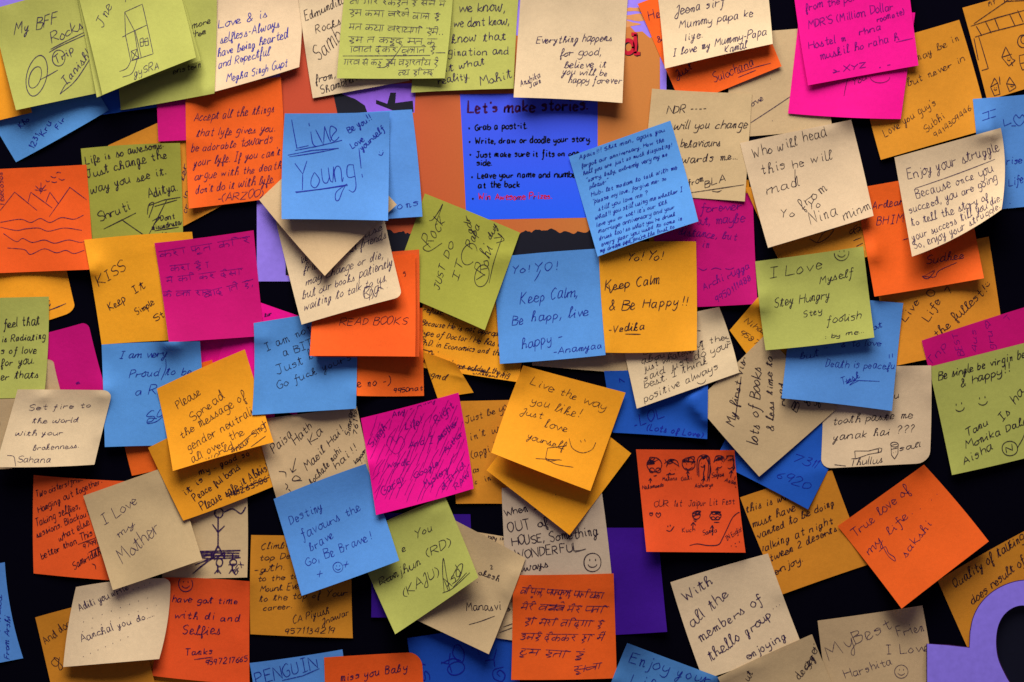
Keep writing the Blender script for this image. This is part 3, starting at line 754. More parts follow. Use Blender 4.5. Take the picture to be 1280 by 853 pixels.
N('amber', [(912, 413), (990, 322), (1062, 420), (984, 509)], "small yellow corner with a phone number beside the green 'Love Myself' note",
  [("Nihar", 930, 402, 957, 420, 8), ("9587", 924, 417, 946, 431, 8)], lift=2, ink_='black', w=1.1)
N('tan', [(957, 418), (1047, 510), (949, 596), (868, 503)], "diamond tilted tan note about books with writing running upward",
  [("My first visit", 918, 533, 932, 438, 11), ("lots of Books", 948, 556, 950, 458, 15), ("& less time to", 967, 538, 965, 446, 10), ("read", 982, 506, 980, 478, 9), ("Bi", 996, 515, 1002, 498, 9), ("&", 1012, 508, 1014, 500, 9), ("y", 1022, 508, 1024, 498, 9)], lift=9, ink_='black', w=1.35,
  draw=line("919 523 926 470"), top='underline')
N('blue', [(992, 365), (1129, 379), (1115, 514), (977, 498)], "blue note reading 'Death is peaceful' under the green 'Love Myself' note",
  [("not", 1085, 416, 1104, 408, 9), ("& to love", 1052, 434, 1102, 432, 9), ("but \"", 1000, 449, 1034, 444, 10), ("Death is peaceful", 1032, 459, 1122, 462, 11), ("Tusk", 1052, 482, 1076, 472, 9)], lift=9, ink_='blue', w=1.15, draw=line("1068 476 1100 477/~1056 478 1064 474 1058 480 1070 475 1062 482 1074 476/1112 443 1112 448/1116 442 1116 447"), top='flourish')
N('tan', [(665, 350), (785, 352), (792, 467), (665, 457)], "pale tan strip showing under the blue 'Keep Calm' note", lift=3)
N('deep', [(755, 464), (885, 460), (884, 549), (766, 541)], "deep blue note reading 'LOL' below the cream positive thinking note",
  [("-LOL", 793, 536, 830, 521, 14), ("(Lots of Love)", 808, 538, 878, 547, 9), ("1", 778, 484, 782, 475, 9)], lift=5, ink_='blue', w=1.2)
N('cream', [(775, 416), (899, 384), (924, 466), (796, 511)], "cream note with a smiley telling to think positive, below 'Be Happy'",
  [("B", 804, 444, 812, 442, 10), ("about what they", 802, 456, 912, 423, 9), ("just whatever I", 805, 465, 880, 436, 10), ("said just do your", 806, 477, 913, 433, 10), ("best. I think", 806, 486, 885, 455, 10), ("positive always", 806, 503, 897, 461, 10)], lift=9, ink_='black', w=1.15, join=.8, draw=smile(876, 474, 11, False, -18) + line("871 415 875 415"), top='smiley', ears=[(1, 6)], bulge=(2, 2, 0, 0))
N('green', [(944, 327), (1079, 308), (1093, 422), (957, 438)], "green note reading 'I Love Myself' with a smiley on its top edge",
  [("I Love", 963, 348, 1029, 334, 14), ("Myself", 1025, 354, 1067, 344, 10), ("Stey Hungry", 969, 384, 1038, 371, 12), ("Stey", 1005, 396, 1028, 390, 9), ("foolish", 1034, 404, 1076, 398, 11), (": by me...", 1032, 422, 1080, 416, 6)], lift=11, ink_='black', w=1.3, join=.2, draw=smile(1052, 316, 9), top='smiley')
# ---- centre
N('amber', [(535, 345), (668, 362), (648, 478), (517, 458)], "yellow note crowded with text about a doctor, under the green 'JUST DO IT' note",
  [("refuse, to go to", 529, 390, 590, 400, 8), ("Because He is not appropriate", 527, 406, 640, 424, 8), ("type of Doctor! He has done", 525, 418, 640, 436, 8), ("Ph.D. in Economics and the G", 525, 431, 634, 446, 8), ("is 'Or.'", 524, 445, 546, 446, 8), ("\"Now what's gee echdeef the big", 522, 452, 637, 471, 8), ("wonders!!!", 590, 469, 630, 475, 7)], lift=4, ink_='black', w=1.3, jit=.3, draw=line("525 436 540 440/580 460 614 466"), top='underline')
N('blue', [(617, 322), (748, 311), (757, 444), (625, 455)], "blue note reading 'Keep Calm' in blue ink, centre of the wall",
  [("Yo!", 640, 343, 662, 340, 11), ("YO!", 668, 341, 697, 337, 12), ("Keep Calm,", 650, 380, 722, 371, 15), ("Be happ, live", 640, 406, 736, 394, 13), ("happy -", 652, 436, 702, 425, 13), ("-Anamyaa", 692, 442, 753, 435, 9)], lift=9, ink_='blue', w=1.25, draw=line("~676 338 672 346 668 352"), top='pen_stroke')
N('amber', [(748, 305), (870, 302), (871, 438), (757, 441)], "yellow note reading 'Keep Calm & Be Happy' below the dense blue note",
  [("Yo! Yo!", 784, 327, 827, 326, 11), ("Keep Calm", 757, 363, 825, 355, 13), ("& Be Happy!!", 762, 388, 858, 382, 13), ("-Vedika", 761, 416, 806, 411, 10)], lift=8, ink_='black', w=1.25, draw=line("782 417 801 417/~762 356 764 366 768 359"), top='underline')
_l = [(724, 199, 112, "Again!!! Shit man, again you"), (727, 210, 108, "forgot our anniversary. How the"), (729, 219, 116, "hell you are just so much disgusting!"), (733, 228, 106, "\"sorry, baby, extremly very my me"), (737, 236, 24, "please-\""),
      (739, 246, 112, "Hub- let madam to talk with me"), (741, 255, 96, "\"please my love, forgive me- so"), (748, 264, 64, "still you love me ?"), (744, 275, 114, "what!! you still using me whether I"), (746, 284, 92, "love you or not! it's our 10th"),
      (748, 292, 100, "marriage anniversary and your"), (749, 301, 100, "drunk too! so what you're drunk"), (752, 308, 106, "every year you used to come in"), (750, 316, 98, "my dream and you're the first to"), (772, 313, 100, "with me \"Happy marriage anniver\"")]
N('blue', [(711, 196), (838, 151), (873, 277), (747, 321)], "blue note covered in dense tiny blue writing, right of the printed poster",
  [(t, x, y, x + L_ * .951, y - L_ * .309, 5.6) for (x, y, L_, t) in _l], lift=12, ink_='blue', w=.95, jit=.35, join=.3)
# ---- left
N('blue', [(-100, 262), (20, 322), (-22, 400), (-120, 380)], "tiny blue corner left under the orange mountain drawing note", lift=2)
N('amber', [(-60, 300), (76, 300), (95, 389), (-40, 430)], "yellow note under the orange mountain drawing, cut off at the left edge",
  [("t", 60, 383, 64, 380, 9)], lift=6, rnd={2: .10}, draw=line("~61 387 70 384 83 379"), top='pen_line')
N('olive', [(101, 186), (225, 179), (229, 307), (116, 315)], "green note reading 'Life is so awesome' with crossing signature lines",
  [("Life is so awesome.", 108, 206, 205, 185, 11), ("Just change the", 110, 223, 210, 197, 12), ("way you see it.", 115, 242, 208, 218, 12), ("Aditya.", 186, 248, 222, 238, 12), ("Shruti", 126, 277, 164, 261, 12), ("Dont", 201, 276, 219, 273, 8), ("misundrstan", 190, 287, 229, 280, 7), ("we are bro-sis", 142, 306, 210, 295, 9)],
  lift=7, ink_='black', w=1.3, draw=line("186 257 205 250 229 246/193 258 221 250/~184 268 186 256 192 254 186 272/130 286 170 266/152 274 184 296/208 250 198 270 184 296/~190 276 200 271 192 280/193 288 229 283/189 306 210 301/195 307 206 304/218 291 218.5 291.5/223 291 223.5 291.5/~217 295 221 298 224 294"), top='signature_lines', crease=[('v', .2, .6)], rnd={2: .05})
N('orange', [(-15, 212), (108, 206), (117, 337), (-12, 342)], "orange note with drawn mountains, sun, birds and waves, left edge",
  [("Telecosos", 5, 258, 3, 215, 9)], lift=8, w=1.2,
  draw=line("0 263 18 240 46 263/35 252 38 240 65 260/57 253 62 240 73 255/61 271 87 234 112 253/~0 278 25 274 38 278 50 273 62 278 76 272 92 274 104 269/~0 284 20 288 32 286 48 285 60 289 80 285 102 288/~4 292 20 302 28 298 40 303 55 300 68 304 85 300 100 303 110 300/~9 310 30 312 38 318 55 311 70 316 82 313 92 317 105 313/"
            "~57 225 59 227 62 226/~63 220 67 222 70 221/~70 216 73 215 76 216/~73 223 77 225 81 224/~64 227 68 228 71 227/~44 232 48 236/~51 228 51 234/~57 231 53 236/~58 237 54 238/~50 242 52 238/~43 237 48 238") + ring(51, 237, 2.2) + ring(51, 237, 1))
N('magenta', [(20, 425), (110, 402), (133, 490), (70, 510)], "plain magenta note left of the blue 'very proud' note", [("m", 96, 481, 102, 478, 5)], lift=4, ink_='faint', rnd={1: .1})
N('amber', [(105, 300), (240, 290), (255, 424), (127, 431)], "yellow note reading 'KISS Keep It Simple' on the left",
  [("KISS", 123, 358, 158, 338, 14), ("Keep", 137, 389, 157, 377, 11), ("It", 168, 369, 181, 360, 11), ("Simple", 171, 395, 193, 381, 9), ("St", 194, 403, 206, 396, 9)], lift=4, ink_='black', w=1.15)
N('pink', [(225, 425), (335, 415), (345, 540), (235, 550)], "crumpled pink note behind the tilted yellow 'Please Spread' note", lift=3, draw=[], crease=[('u', .5, 1.2), ('v', .35, .8)])
N('pink', [(300, 369), (420, 410), (370, 520), (262, 482)], "thin pink strip above the blue 'I am not' note", [("tur", 331, 396, 340, 393, 6)], lift=2)
N('magenta', [(193, 304), (317, 288), (330, 420), (211, 428)], "magenta note with faint Hindi handwriting on the left",
  [("krA fUt kirE", 200, 322, 312, 303, 11), ("krA hE |", 213, 339, 260, 334, 10), ("mEM kI kr dEsI", 208, 354, 303, 342, 10), ("kE bOl rAh", 204, 371, 262, 368, 9), ("yAd aAtE hE,", 256, 372, 317, 356, 10)], lift=9, ink_='faint', w=1.0, dev=True)
N('orange', [(140, 480), (265, 450), (290, 565), (165, 595)], "small bright orange corner under the blue 'very proud' note", lift=4)
N('blue', [(127, 431), (250, 427), (258, 557), (131, 559)], "blue note reading 'I am very proud' beside the tilted yellow note",
  [("I am very", 149, 449, 208, 447, 9), ("Proud to be", 161, 473, 240, 468, 11), ("a Ra", 169, 495, 204, 493, 11), ("So", 184, 530, 205, 520, 14)], lift=7, ink_='blue', w=1.2, draw=line("~207 450 207 462 201 476/~205 520 195 528 184 530 186 524 196 524"), top='flourish')
N('tan', [(-40, 470), (66, 447), (79, 500), (-30, 530)], "rounded tan corner between the green 'feel that' note and magenta note", lift=3, rnd={1: .13})
N('green', [(-70, 374), (61, 371), (55, 497), (-75, 500)], "green note reading 'feel that' and 'Radiating' at the left edge",
  [("feel that", 4, 410, 48, 405, 12), ("is Radiating", 1, 428, 55, 424, 10), ("s of love", 0, 443, 44, 441, 10), ("for you.", 0, 458, 41, 455, 10), ("er thats", 0, 475, 47, 472, 10)], lift=9, ink_='black', w=1.3, bulge=(0, 2, 0, 0))
N('tan', [(-60, 500), (27, 498), (15, 586), (-60, 588)], "tan note edge left of the cream 'Set fire' note", [(")", -1, 533, 3, 530, 9)], lift=2)
N('cream', [(22, 487), (141, 488), (118, 581), (-6, 584)], "cream note reading 'Set fire to the world' in small spaced letters",
  [("Set fire to", 36, 513, 114, 509, 7), ("the world", 40, 529, 98, 527, 7), ("with your", 19, 544, 79, 543, 7), ("brokenness.", 41, 562, 99, 559, 7), ("Sahana", 22, 577, 64, 577, 9)], lift=11, w=1.05, join=0, rnd={1: .11}, draw=line("~9 569 17 570 19 577 20 583"), top='bracket', ears=[(1, 3)])
N('red', [(42, 594), (165, 602), (160, 727), (42, 717)], "dark red orange note about two sisters, covered by the tan 'Mother' note",
  [("Two cisters/friend", 46, 622, 108, 598, 9), ("Hanging out together.", 49, 641, 128, 603, 9), ("Taking selfies,", 46, 659, 101, 634, 10), ("sessions. Blackout", 47, 672, 113, 643, 9), ("what else", 75, 676, 113, 655, 9), ("better than This", 53, 699, 117, 668, 9), ("97992", 105, 686, 126, 677, 7), ("Samriddhi", 93, 711, 130, 690, 11)], lift=5, ink_='black', w=1.3, draw=line("98 680 122 671/111 690 126 683/~115 704 119 706 120 711"), top='rule_lines')
N('tan', [(195, 600), (308, 595), (309, 722), (203, 724)], "pale tan note with inked stick figures and scribbled lines",
  [("BFX", 295, 719, 304, 706, 7)], lift=4, ink_='pen', w=1.4, dw=1.9,
  draw=line("272 645 272 685/265 655 272 665 280 657/265 698 272 681 280 698/240 690 310 692/240 694 310 695/248 689 310 688/264 690 264 698/280 690 280 698/267 700 280 690/~241 717 255 705 268 696/~244 706 258 700 270 695/~243 694 262 698 300 697/290 692 290 700/"
            "272 706 272 716/268 717 272 712 276 717/290 706 290 714/286 717 290 711 294 718/285 706 296 705/~279 640 290 636 300 642 306 634/238 688 250 694/236 691 262 693/240 698 268 692") + ring(273, 641, 5, 6) + ring(274, 703, 4, 5) + ring(291, 703, 4, 4))
N('amber', [(150, 790), (300, 800), (310, 910), (160, 900)], "yellow strip along the bottom under the red orange selfies note", [("8p", 185, 846, 192, 838, 9)], lift=1, ink_='black')
N('red', [(205, 722), (313, 727), (312, 856), (190, 845)], "red orange note mentioning selfies, beside the cream dotted note",
  [("have got time", 215, 753, 298, 756, 9), ("with di and", 218, 773, 301, 777, 10), ("Selfies", 228, 793, 277, 793, 12), ("Tanks", 231, 819, 267, 817, 9), ("9597217665", 257, 831, 310, 827, 8)], lift=4, w=1.2, draw=smile(232, 731, 9) + line("243 824 266 821"), top='smiley')
N('mustard', [(44, 772), (165, 742), (195, 860), (72, 893)], "yellow note reading 'And dog' behind the cream dotted note",
  [("And dog i", 57, 806, 95, 778, 11), ("g", 71, 835, 78, 820, 16)], lift=6, ink_='black', w=1.3)
N('cream', [(95, 734), (213, 723), (199, 824), (79, 834)], "curling cream note filled with dotted lines, lower left",
  [("Aditi you write", 101, 765, 160, 740, 10), ("Aanchal you do.....", 103, 803, 190, 771, 10)], lift=13, w=1.1, rnd={1: .08}, bulge=(3, 4, 0, 2), ears=[(1, 4)],
  draw=[np.array([[x, y], [x + .7, y + .2]]) for (x, y) in [(105 + 11 * k, 778 - 4.1 * k) for k in range(8)] + [(104 + 11 * k, 790 - 4.0 * k) for k in range(9)] + [(104 + 9 * k, 821 - 4 * k) for k in range(7)] + [(165 + 7 * k, 740 - 3 * k) for k in range(4)]], top='dotted_lines', dw=1.5)
N('tan', [(104, 620), (217, 580), (253, 700), (141, 738)], "tan note reading 'I Love my Mother' with wide loose letters",
  [("I Love", 131, 657, 173, 628, 13), ("my", 148, 673, 170, 655, 9), ("Mother", 154, 706, 201, 662, 18)], lift=11, w=1.05, join=.7, ink_='pen', crease=[('u', .42, .4), ('u', .62, .4)])
N('amber', [(185, 560), (303, 505), (347, 606), (229, 651)], "yellow note reading 'Please safe it' under the tilted yellow 'Please Spread' note",
  [("it is", 232, 619, 256, 600, 9), ("my .. good so", 250, 594, 312, 569, 9), ("Peace ful bond", 244, 626, 300, 586, 9), ("Please safe it Abhishl", 253, 638, 342, 583, 11), ("9462635867", 284, 623, 342, 598, 8)], lift=6, ink_='black', w=1.25, draw=line("291 615 345 593"), top='underline')
N('blue', [(-90, 720), (6, 703), (29, 823), (-85, 845)], "dark blue note with upright writing at the lower left edge",
  [("Hicel", 3, 788, 6, 742, 12), ("From Arshi", 12, 824, 16, 770, 8)], lift=6, ink_='blue', w=1.15, bulge=(0, -4, 0, 0))
# ---- lower centre
N('violet', [(462, 640), (588, 643), (590, 770), (464, 772)], "dark violet sheet behind the green 'KAJU' note", lift=1)
N('amber', [(528, 440), (570, 455), (592, 491), (547, 498)], "small torn yellow scrap below the crowded yellow doctor note", [("rgmd", 533, 470, 558, 476, 8)], lift=2, ink_='black')
N('tan', [(318, 525), (446, 508), (476, 630), (352, 645)], "tan note in slanting Hindi written with Latin letters, under the blue 'I am not' note",
  [("Paisa", 343, 567, 367, 544, 13), ("Hath", 370, 556, 391, 533, 11), ("Ka", 390, 556, 405, 539, 11), ("Maeil Hai!", 385, 588, 430, 538, 11), ("hochate nahi", 390, 606, 428, 564, 9), ("hai!!", 421, 586, 447, 562, 11), ("Simran", 438, 545, 442, 512, 8), ("76118", 447, 544, 449, 514, 7), ("kapoor", 446, 580, 459, 564, 6)], lift=4, ink_='black', w=1.25,
  draw=line("370 572 366 590/363 585 366 590 371 586/~349 589 357 590 358 596/~357 604 360 607 358 612/~361 611 364 614/~368 601 376 598 370 594 366 600 378 600/455 572 455.6 572/457 576 457.6 576/453 578 453.6 579"), top='arrow_marks')
N('amber', [(196, 486), (306, 437), (342, 553), (216, 589)], "tilted yellow note reading 'Please Spread the message', left of centre",
  [("Please", 222, 512, 252, 493, 12), ("Spread", 241, 528, 281, 497, 12), ("the message of", 226, 549, 308, 499, 11), ("gender neutrali", 236, 565, 318, 518, 12), ("all over the", 241, 579, 305, 543, 11), ("world.", 259, 578, 296, 559, 10), ("Ankur Singh", 292, 570, 336, 532, 9)], lift=11, ink_='black', w=1.25, draw=line("280 574 333 527/302 568 338 541"), top='rule_line')
N('mustard', [(560, 502), (690, 499), (695, 632), (570, 630)], "yellow note reading 'Just be yo', right of the scribbled magenta note",
  [("Just be yo", 582, 529, 634, 512, 10), ("in't wo", 588, 551, 632, 537, 10), ("(apgi in", 590, 574, 625, 560, 10), ("as", 592, 592, 599, 590, 8), ("in a", 606, 603, 625, 595, 8), ("c", 594, 606, 597, 605, 6)], lift=3, ink_='black', w=1.2)
N('mustard', [(314, 669), (440, 670), (441, 798), (313, 793)], "yellow note about climbing to the top of a career",
  [("Climbi", 327, 687, 360, 684, 9), ("top De", 325, 701, 364, 698, 9), ("-gth.", 318, 716, 357, 712, 9), ("to the to", 323, 727, 374, 723, 8), ("Mount. Eve", 326, 740, 374, 736, 9), ("to the top of Your", 325, 752, 435, 744, 9), ("career.", 330, 763, 366, 760, 8), ("CA Piyush", 367, 779, 413, 766, 10), ("Jnawar", 403, 781, 438, 768, 8), ("9571134219", 356, 792, 418, 791, 9)], lift=3, ink_='black', w=1.25, crease=[('u', .15, .4)], jit=.2, join=.15)
N('deep', [(509, 798), (640, 780), (660, 920), (530, 920)], "deep blue note with big turned letters below the tan pinned note",
  [("SY", 540, 850, 530, 822, 11), ("YO", 562, 845, 585, 822, 20), ("?", 595, 822, 606, 814, 14), ("Y", 615, 840, 632, 822, 14)], lift=4, ink_='blue', w=1.5, draw=ring(571, 836, 11, 8, rot=-20) + line("~552 830 566 824 577 826/~626 846 622 842 626 838 632 844 628 852 618 848 618 838 630 834"), top='looped_marks')
N('blue', [(312, 829), (428, 812), (445, 940), (330, 955)], "blue note with the underlined word 'PENGUIN' at the bottom edge",
  [("PENGUIN", 320, 856, 398, 834, 18)], lift=5, ink_='blue', w=1.5, join=0, draw=line("352 850 378 844 399 835"), top='underline')
N('orange', [(405, 822), (527, 815), (534, 945), (407, 950)], "orange note reading 'miss you Baby' with a rounded corner at the bottom edge",
  [("miss you Baby", 425, 852, 509, 838, 11)], lift=8, w=1.25, rnd={1: .14}, join=.2)
N('tan', [(560, 660), (690, 682), (682, 806), (550, 786)], "tan strip with the words 'little boy' behind the grey cream 'HOUSE' note", [("a little boy is", 582, 672, 630, 676, 6), ("s", 634, 764, 638, 762, 8)], lift=1, ink_='black', w=1.3, draw=line("629 783 640 779/624 790 640 784"), top='underline')
N('violet', [(752, 660), (822, 660), (834, 790), (766, 794)], "plain deep violet sheet below the cream 'HOUSE' note", lift=3, crease=[('v', .3, 1.2), ('v', .45, .8)])
N('grey', [(627, 610), (750, 600), (766, 735), (634, 740)], "greyish cream note reading 'OUT of HOUSE' with a smiley",
  [("When I", 632, 645, 672, 636, 11), ("OUT of", 637, 666, 686, 656, 13), ("HOUSE, Something", 641, 682, 746, 668, 12), ("WONDERFUL", 645, 699, 724, 688, 12), ("always", 644, 716, 685, 708, 10)], lift=3, ink_='black', w=1.3, draw=smile(740, 703, 11) + line("718 690 732 686"), top='smiley')
N('orange', [(641, 719), (767, 717), (771, 848), (639, 850)], "orange note with five lines of Hindi handwriting, bottom centre",
  [("vipUl, pffUl, pfiyMkA", 650, 742, 752, 748, 11), ("mErE bccE mErE pti", 650, 762, 757, 766, 11), ("hI mErI jiMdgI hE", 654, 780, 752, 784, 11), ("unhE dEkkr hI mEM", 649, 799, 752, 801, 11), ("qUx hotI hUM", 649, 818, 726, 822, 11), ("sUDA", 717, 840, 749, 836, 10)], lift=8, w=1.15, dev=True, crease=[('v', .3, .5)], ears=[(1, 2)])
N('tan', [(548, 640), (657, 698), (611, 818), (505, 768)], "tan note with an underlined signature between green and grey cream notes",
  [("okesh", 598, 718, 624, 727, 8), ("Manasvi", 583, 764, 626, 762, 11), ("2", 613, 712, 617, 711, 6)], lift=10, ink_='black', w=1.1, draw=line("586 781 600 777 618 770/596 728 596.6 728.6"), top='underline', crease=[('u', .5, .3)])
N('green', [(440, 670), (556, 620), (598, 722), (494, 793)], "green note reading 'You (RD)' and '(KAJU)' tilted below the magenta scribble",
  [("You", 520, 674, 542, 662, 11), ("e", 503, 690, 508, 688, 8), ("(RD)", 534, 697, 564, 682, 12), ("Runjhun", 476, 732, 526, 706, 11), ("(KAJU)", 506, 746, 549, 718, 12), ("Asd", 560, 738, 578, 716, 16)], lift=8, ink_='black', w=1.25, draw=line("~555 740 553 715 554 698 558 720 562 738/~553 741 566 735 587 716/566 734 583 716/~563 725 572 708 578 706 574 722 565 730/~475 731 490 720 494 722"), top='signature')
N('blue', [(342, 624), (457, 580), (499, 701), (377, 745)], "blue note reading 'Destiny favours the brave'",
  [("Destiny", 363, 656, 404, 637, 12), ("favours the", 378, 674, 451, 638, 12), ("brave", 388, 690, 418, 672, 12), ("Go, Be Brave!", 383, 708, 464, 674, 12), ("x", 399, 722, 404, 716, 9), ("x", 431, 709, 436, 704, 7)], lift=13, ink_='blue', w=1.25, draw=smile(422, 709, 6), top='smiley', ears=[(1, 3)])
_h = random.Random(3)
N('pink', [(451, 523), (573, 491), (592, 611), (470, 644)], "magenta note hatched all over with pen strokes and a heart",
  [("Any - Anay", 490, 522, 545, 500, 8), ("Life!", 507, 537, 527, 528, 9), ("Singh", 465, 560, 484, 533, 9), ("And I", 510, 559, 540, 553, 9), ("Right", 545, 530, 568, 508, 10), ("another", 548, 550, 572, 530, 9), ("Wordc", 483, 584, 511, 580, 8), ("Author", 556, 566, 578, 543, 7), ("Google", 518, 598, 548, 580, 8), ("Mystery", 531, 610, 560, 588, 9), ("dIHd", 553, 612, 582, 582, 8), ("RAW", 570, 612, 587, 594, 7), ("Gargi", 478, 620, 505, 600, 10)], lift=9, ink_='faint', w=1.15,
  draw=heart(494, 556, 11) + [np.array([[x, y], [x + _h.uniform(3, 5), y - 9 - _h.uniform(0, 4)], [x + 9 + _h.uniform(0, 4), y - 20 - _h.uniform(0, 8)]]) for (x, y) in [(455 + (k % 17) * 8 + _h.uniform(-3, 3), 545 + (k // 17) * 17 + _h.uniform(-6, 6) - (k % 17) * 1.2) for k in range(17 * 6)]], top='hatching', dw=.62)
N('amber', [(690, 490), (789, 567), (712, 669), (608, 588)], "plain yellow diamond note behind the yellow 'Live the way' note", lift=8, draw=line("694 619 694.8 619.4"), top='pen_dot')
N('amber', [(654, 457), (782, 491), (738, 614), (614, 566)], "yellow note reading 'Live the way you like' with a wide smile",
  [("Live the way", 663, 480, 756, 512, 11), ("you like!", 665, 504, 724, 522, 12), ("Just", 652, 517, 678, 524, 9), ("love", 681, 534, 710, 540, 11), ("yourself", 660, 548, 706, 562, 10)], lift=15, ink_='black', w=1.15, draw=line("685 560 709 557/~712 548 716 560 728 566 740 562 745 553/726 550 727 553/731 549 732 552/670 573 703 575/~685 560 683 574 690 576 700 574/~682 572 695 580 717 584"), top='smile_drawing')
N('orange', [(440, 390), (528, 385), (530, 495), (446, 495)], "orange strip with digits under the orange 'READ BOOKS' note", [("e no -)", 447, 484, 488, 480, 12), ("9950nat", 492, 491, 529, 487, 7)], lift=3, ink_='black', w=1.25)
N('blue', [(317, 404), (448, 383), (445, 511), (315, 519)], "blue note reading 'I am not' partly under the orange 'READ BOOKS' note",
  [("I am not", 332, 439, 390, 414, 12), ("a BIT", 354, 446, 392, 433, 11), ("Just ba", 345, 469, 402, 444, 12), ("Go fuck yours", 347, 487, 440, 449, 11)], lift=9, ink_='black', w=1.15, bulge=(0, 0, 0, -2), ears=[(0, 2)])
N('olive', [(531, 242), (650, 291), (606, 413), (487, 362)], "olive green note reading 'JUST DO IT' turned sideways",
  [("JUST", 548, 364, 557, 333, 9), ("DO", 560, 324, 568, 305, 8), ("IT", 572, 352, 579, 327, 10), ("Rock", 538, 310, 556, 276, 18), ("Papa", 590, 312, 600, 282, 11), ("gdr", 590, 292, 586, 270, 9), ("Rohi", 606, 345, 616, 310, 16), ("duy", 613, 300, 622, 282, 9)], lift=9, ink_='black', w=1.25,
  draw=ring(586, 318, 9, 14, 30, 330, 20) + ring(602, 345, 9, 14, rot=15) + line("~611 354 617 328 627 298/~535 304 528 310 536 314 552 304/~536 276 541 274 549 263 553 256 544 280/~617 298 627 296 622 292 630 300 620 304/595 350 606 343"), top='signature', crease=[('v', .12, .5)])
N('red', [(395, 322), (524, 312), (524, 446), (392, 446)], "second orange sheet showing as an edge behind the orange 'READ BOOKS' note", lift=6)
N('orange', [(395, 325), (519, 318), (519, 446), (387, 445)], "orange note reading 'READ BOOKS' under the cream friends note", [("READ BOOKS", 424, 407, 509, 406, 10), ("s", 505, 346, 508, 344, 10)], lift=9, ink_='black', w=1.15, join=0)
N('cream', [(345, 278), (478, 262), (503, 371), (377, 406)], "cream note saying books wait to talk, above 'READ BOOKS'",
  [("use", 457, 297, 480, 286, 9), ("but friends", 432, 318, 483, 298, 11), ("ke", 378, 330, 386, 325, 9), ("frie", 380, 340, 397, 336, 12), ("may change or die,", 383, 357, 480, 322, 11), ("but our books patiently", 378, 375, 491, 332, 11), ("waiting to talk to us.", 380, 389, 484, 351, 11), ("Rjal", 456, 374, 478, 362, 13)], lift=12, w=1.25, rnd={2: .07}, draw=ring(460, 366, 5, 8, rot=20) + line("~462 376 464 362 470 372 474 360 480 362/484 360 484.6 360"), top='signature', slant=.3)
N('blue', [(400, 145), (515, 137), (528, 271), (420, 280)], "blue note edge with letters 'ons' right of 'Live Young'", [("ons", 497, 262, 524, 257, 11)], lift=5, ink_='blue', w=1.2)
N('tan', [(414, 167), (496, 256), (406, 345), (324, 250)], "plain tan note pointing down like a diamond below 'Live Young'", lift=9)
N('blue', [(356, 142), (487, 140), (485, 276), (352, 274)], "blue note reading 'Live Young!' in big blue letters",
  [("Live", 373, 187, 426, 174, 34), ("Young!", 374, 238, 454, 222, 34), ("Be you!!", 437, 166, 465, 149, 9), ("Love", 441, 186, 456, 175, 9), ("yourself", 453, 188, 481, 162, 9)], lift=14, ink_='blue', w=1.3, draw=line("370 188 400 182 428 175/361 194 390 188 424 185/~363 196 400 190 423 185/370 240 400 237 435 232/~371 241 405 236 435 231/474 190 474.5 190/478 188 478.5 188/~473 193 477 194 479 190/~432 232 428 240 424 250 420 250 421 240 434 230"), top='underline')
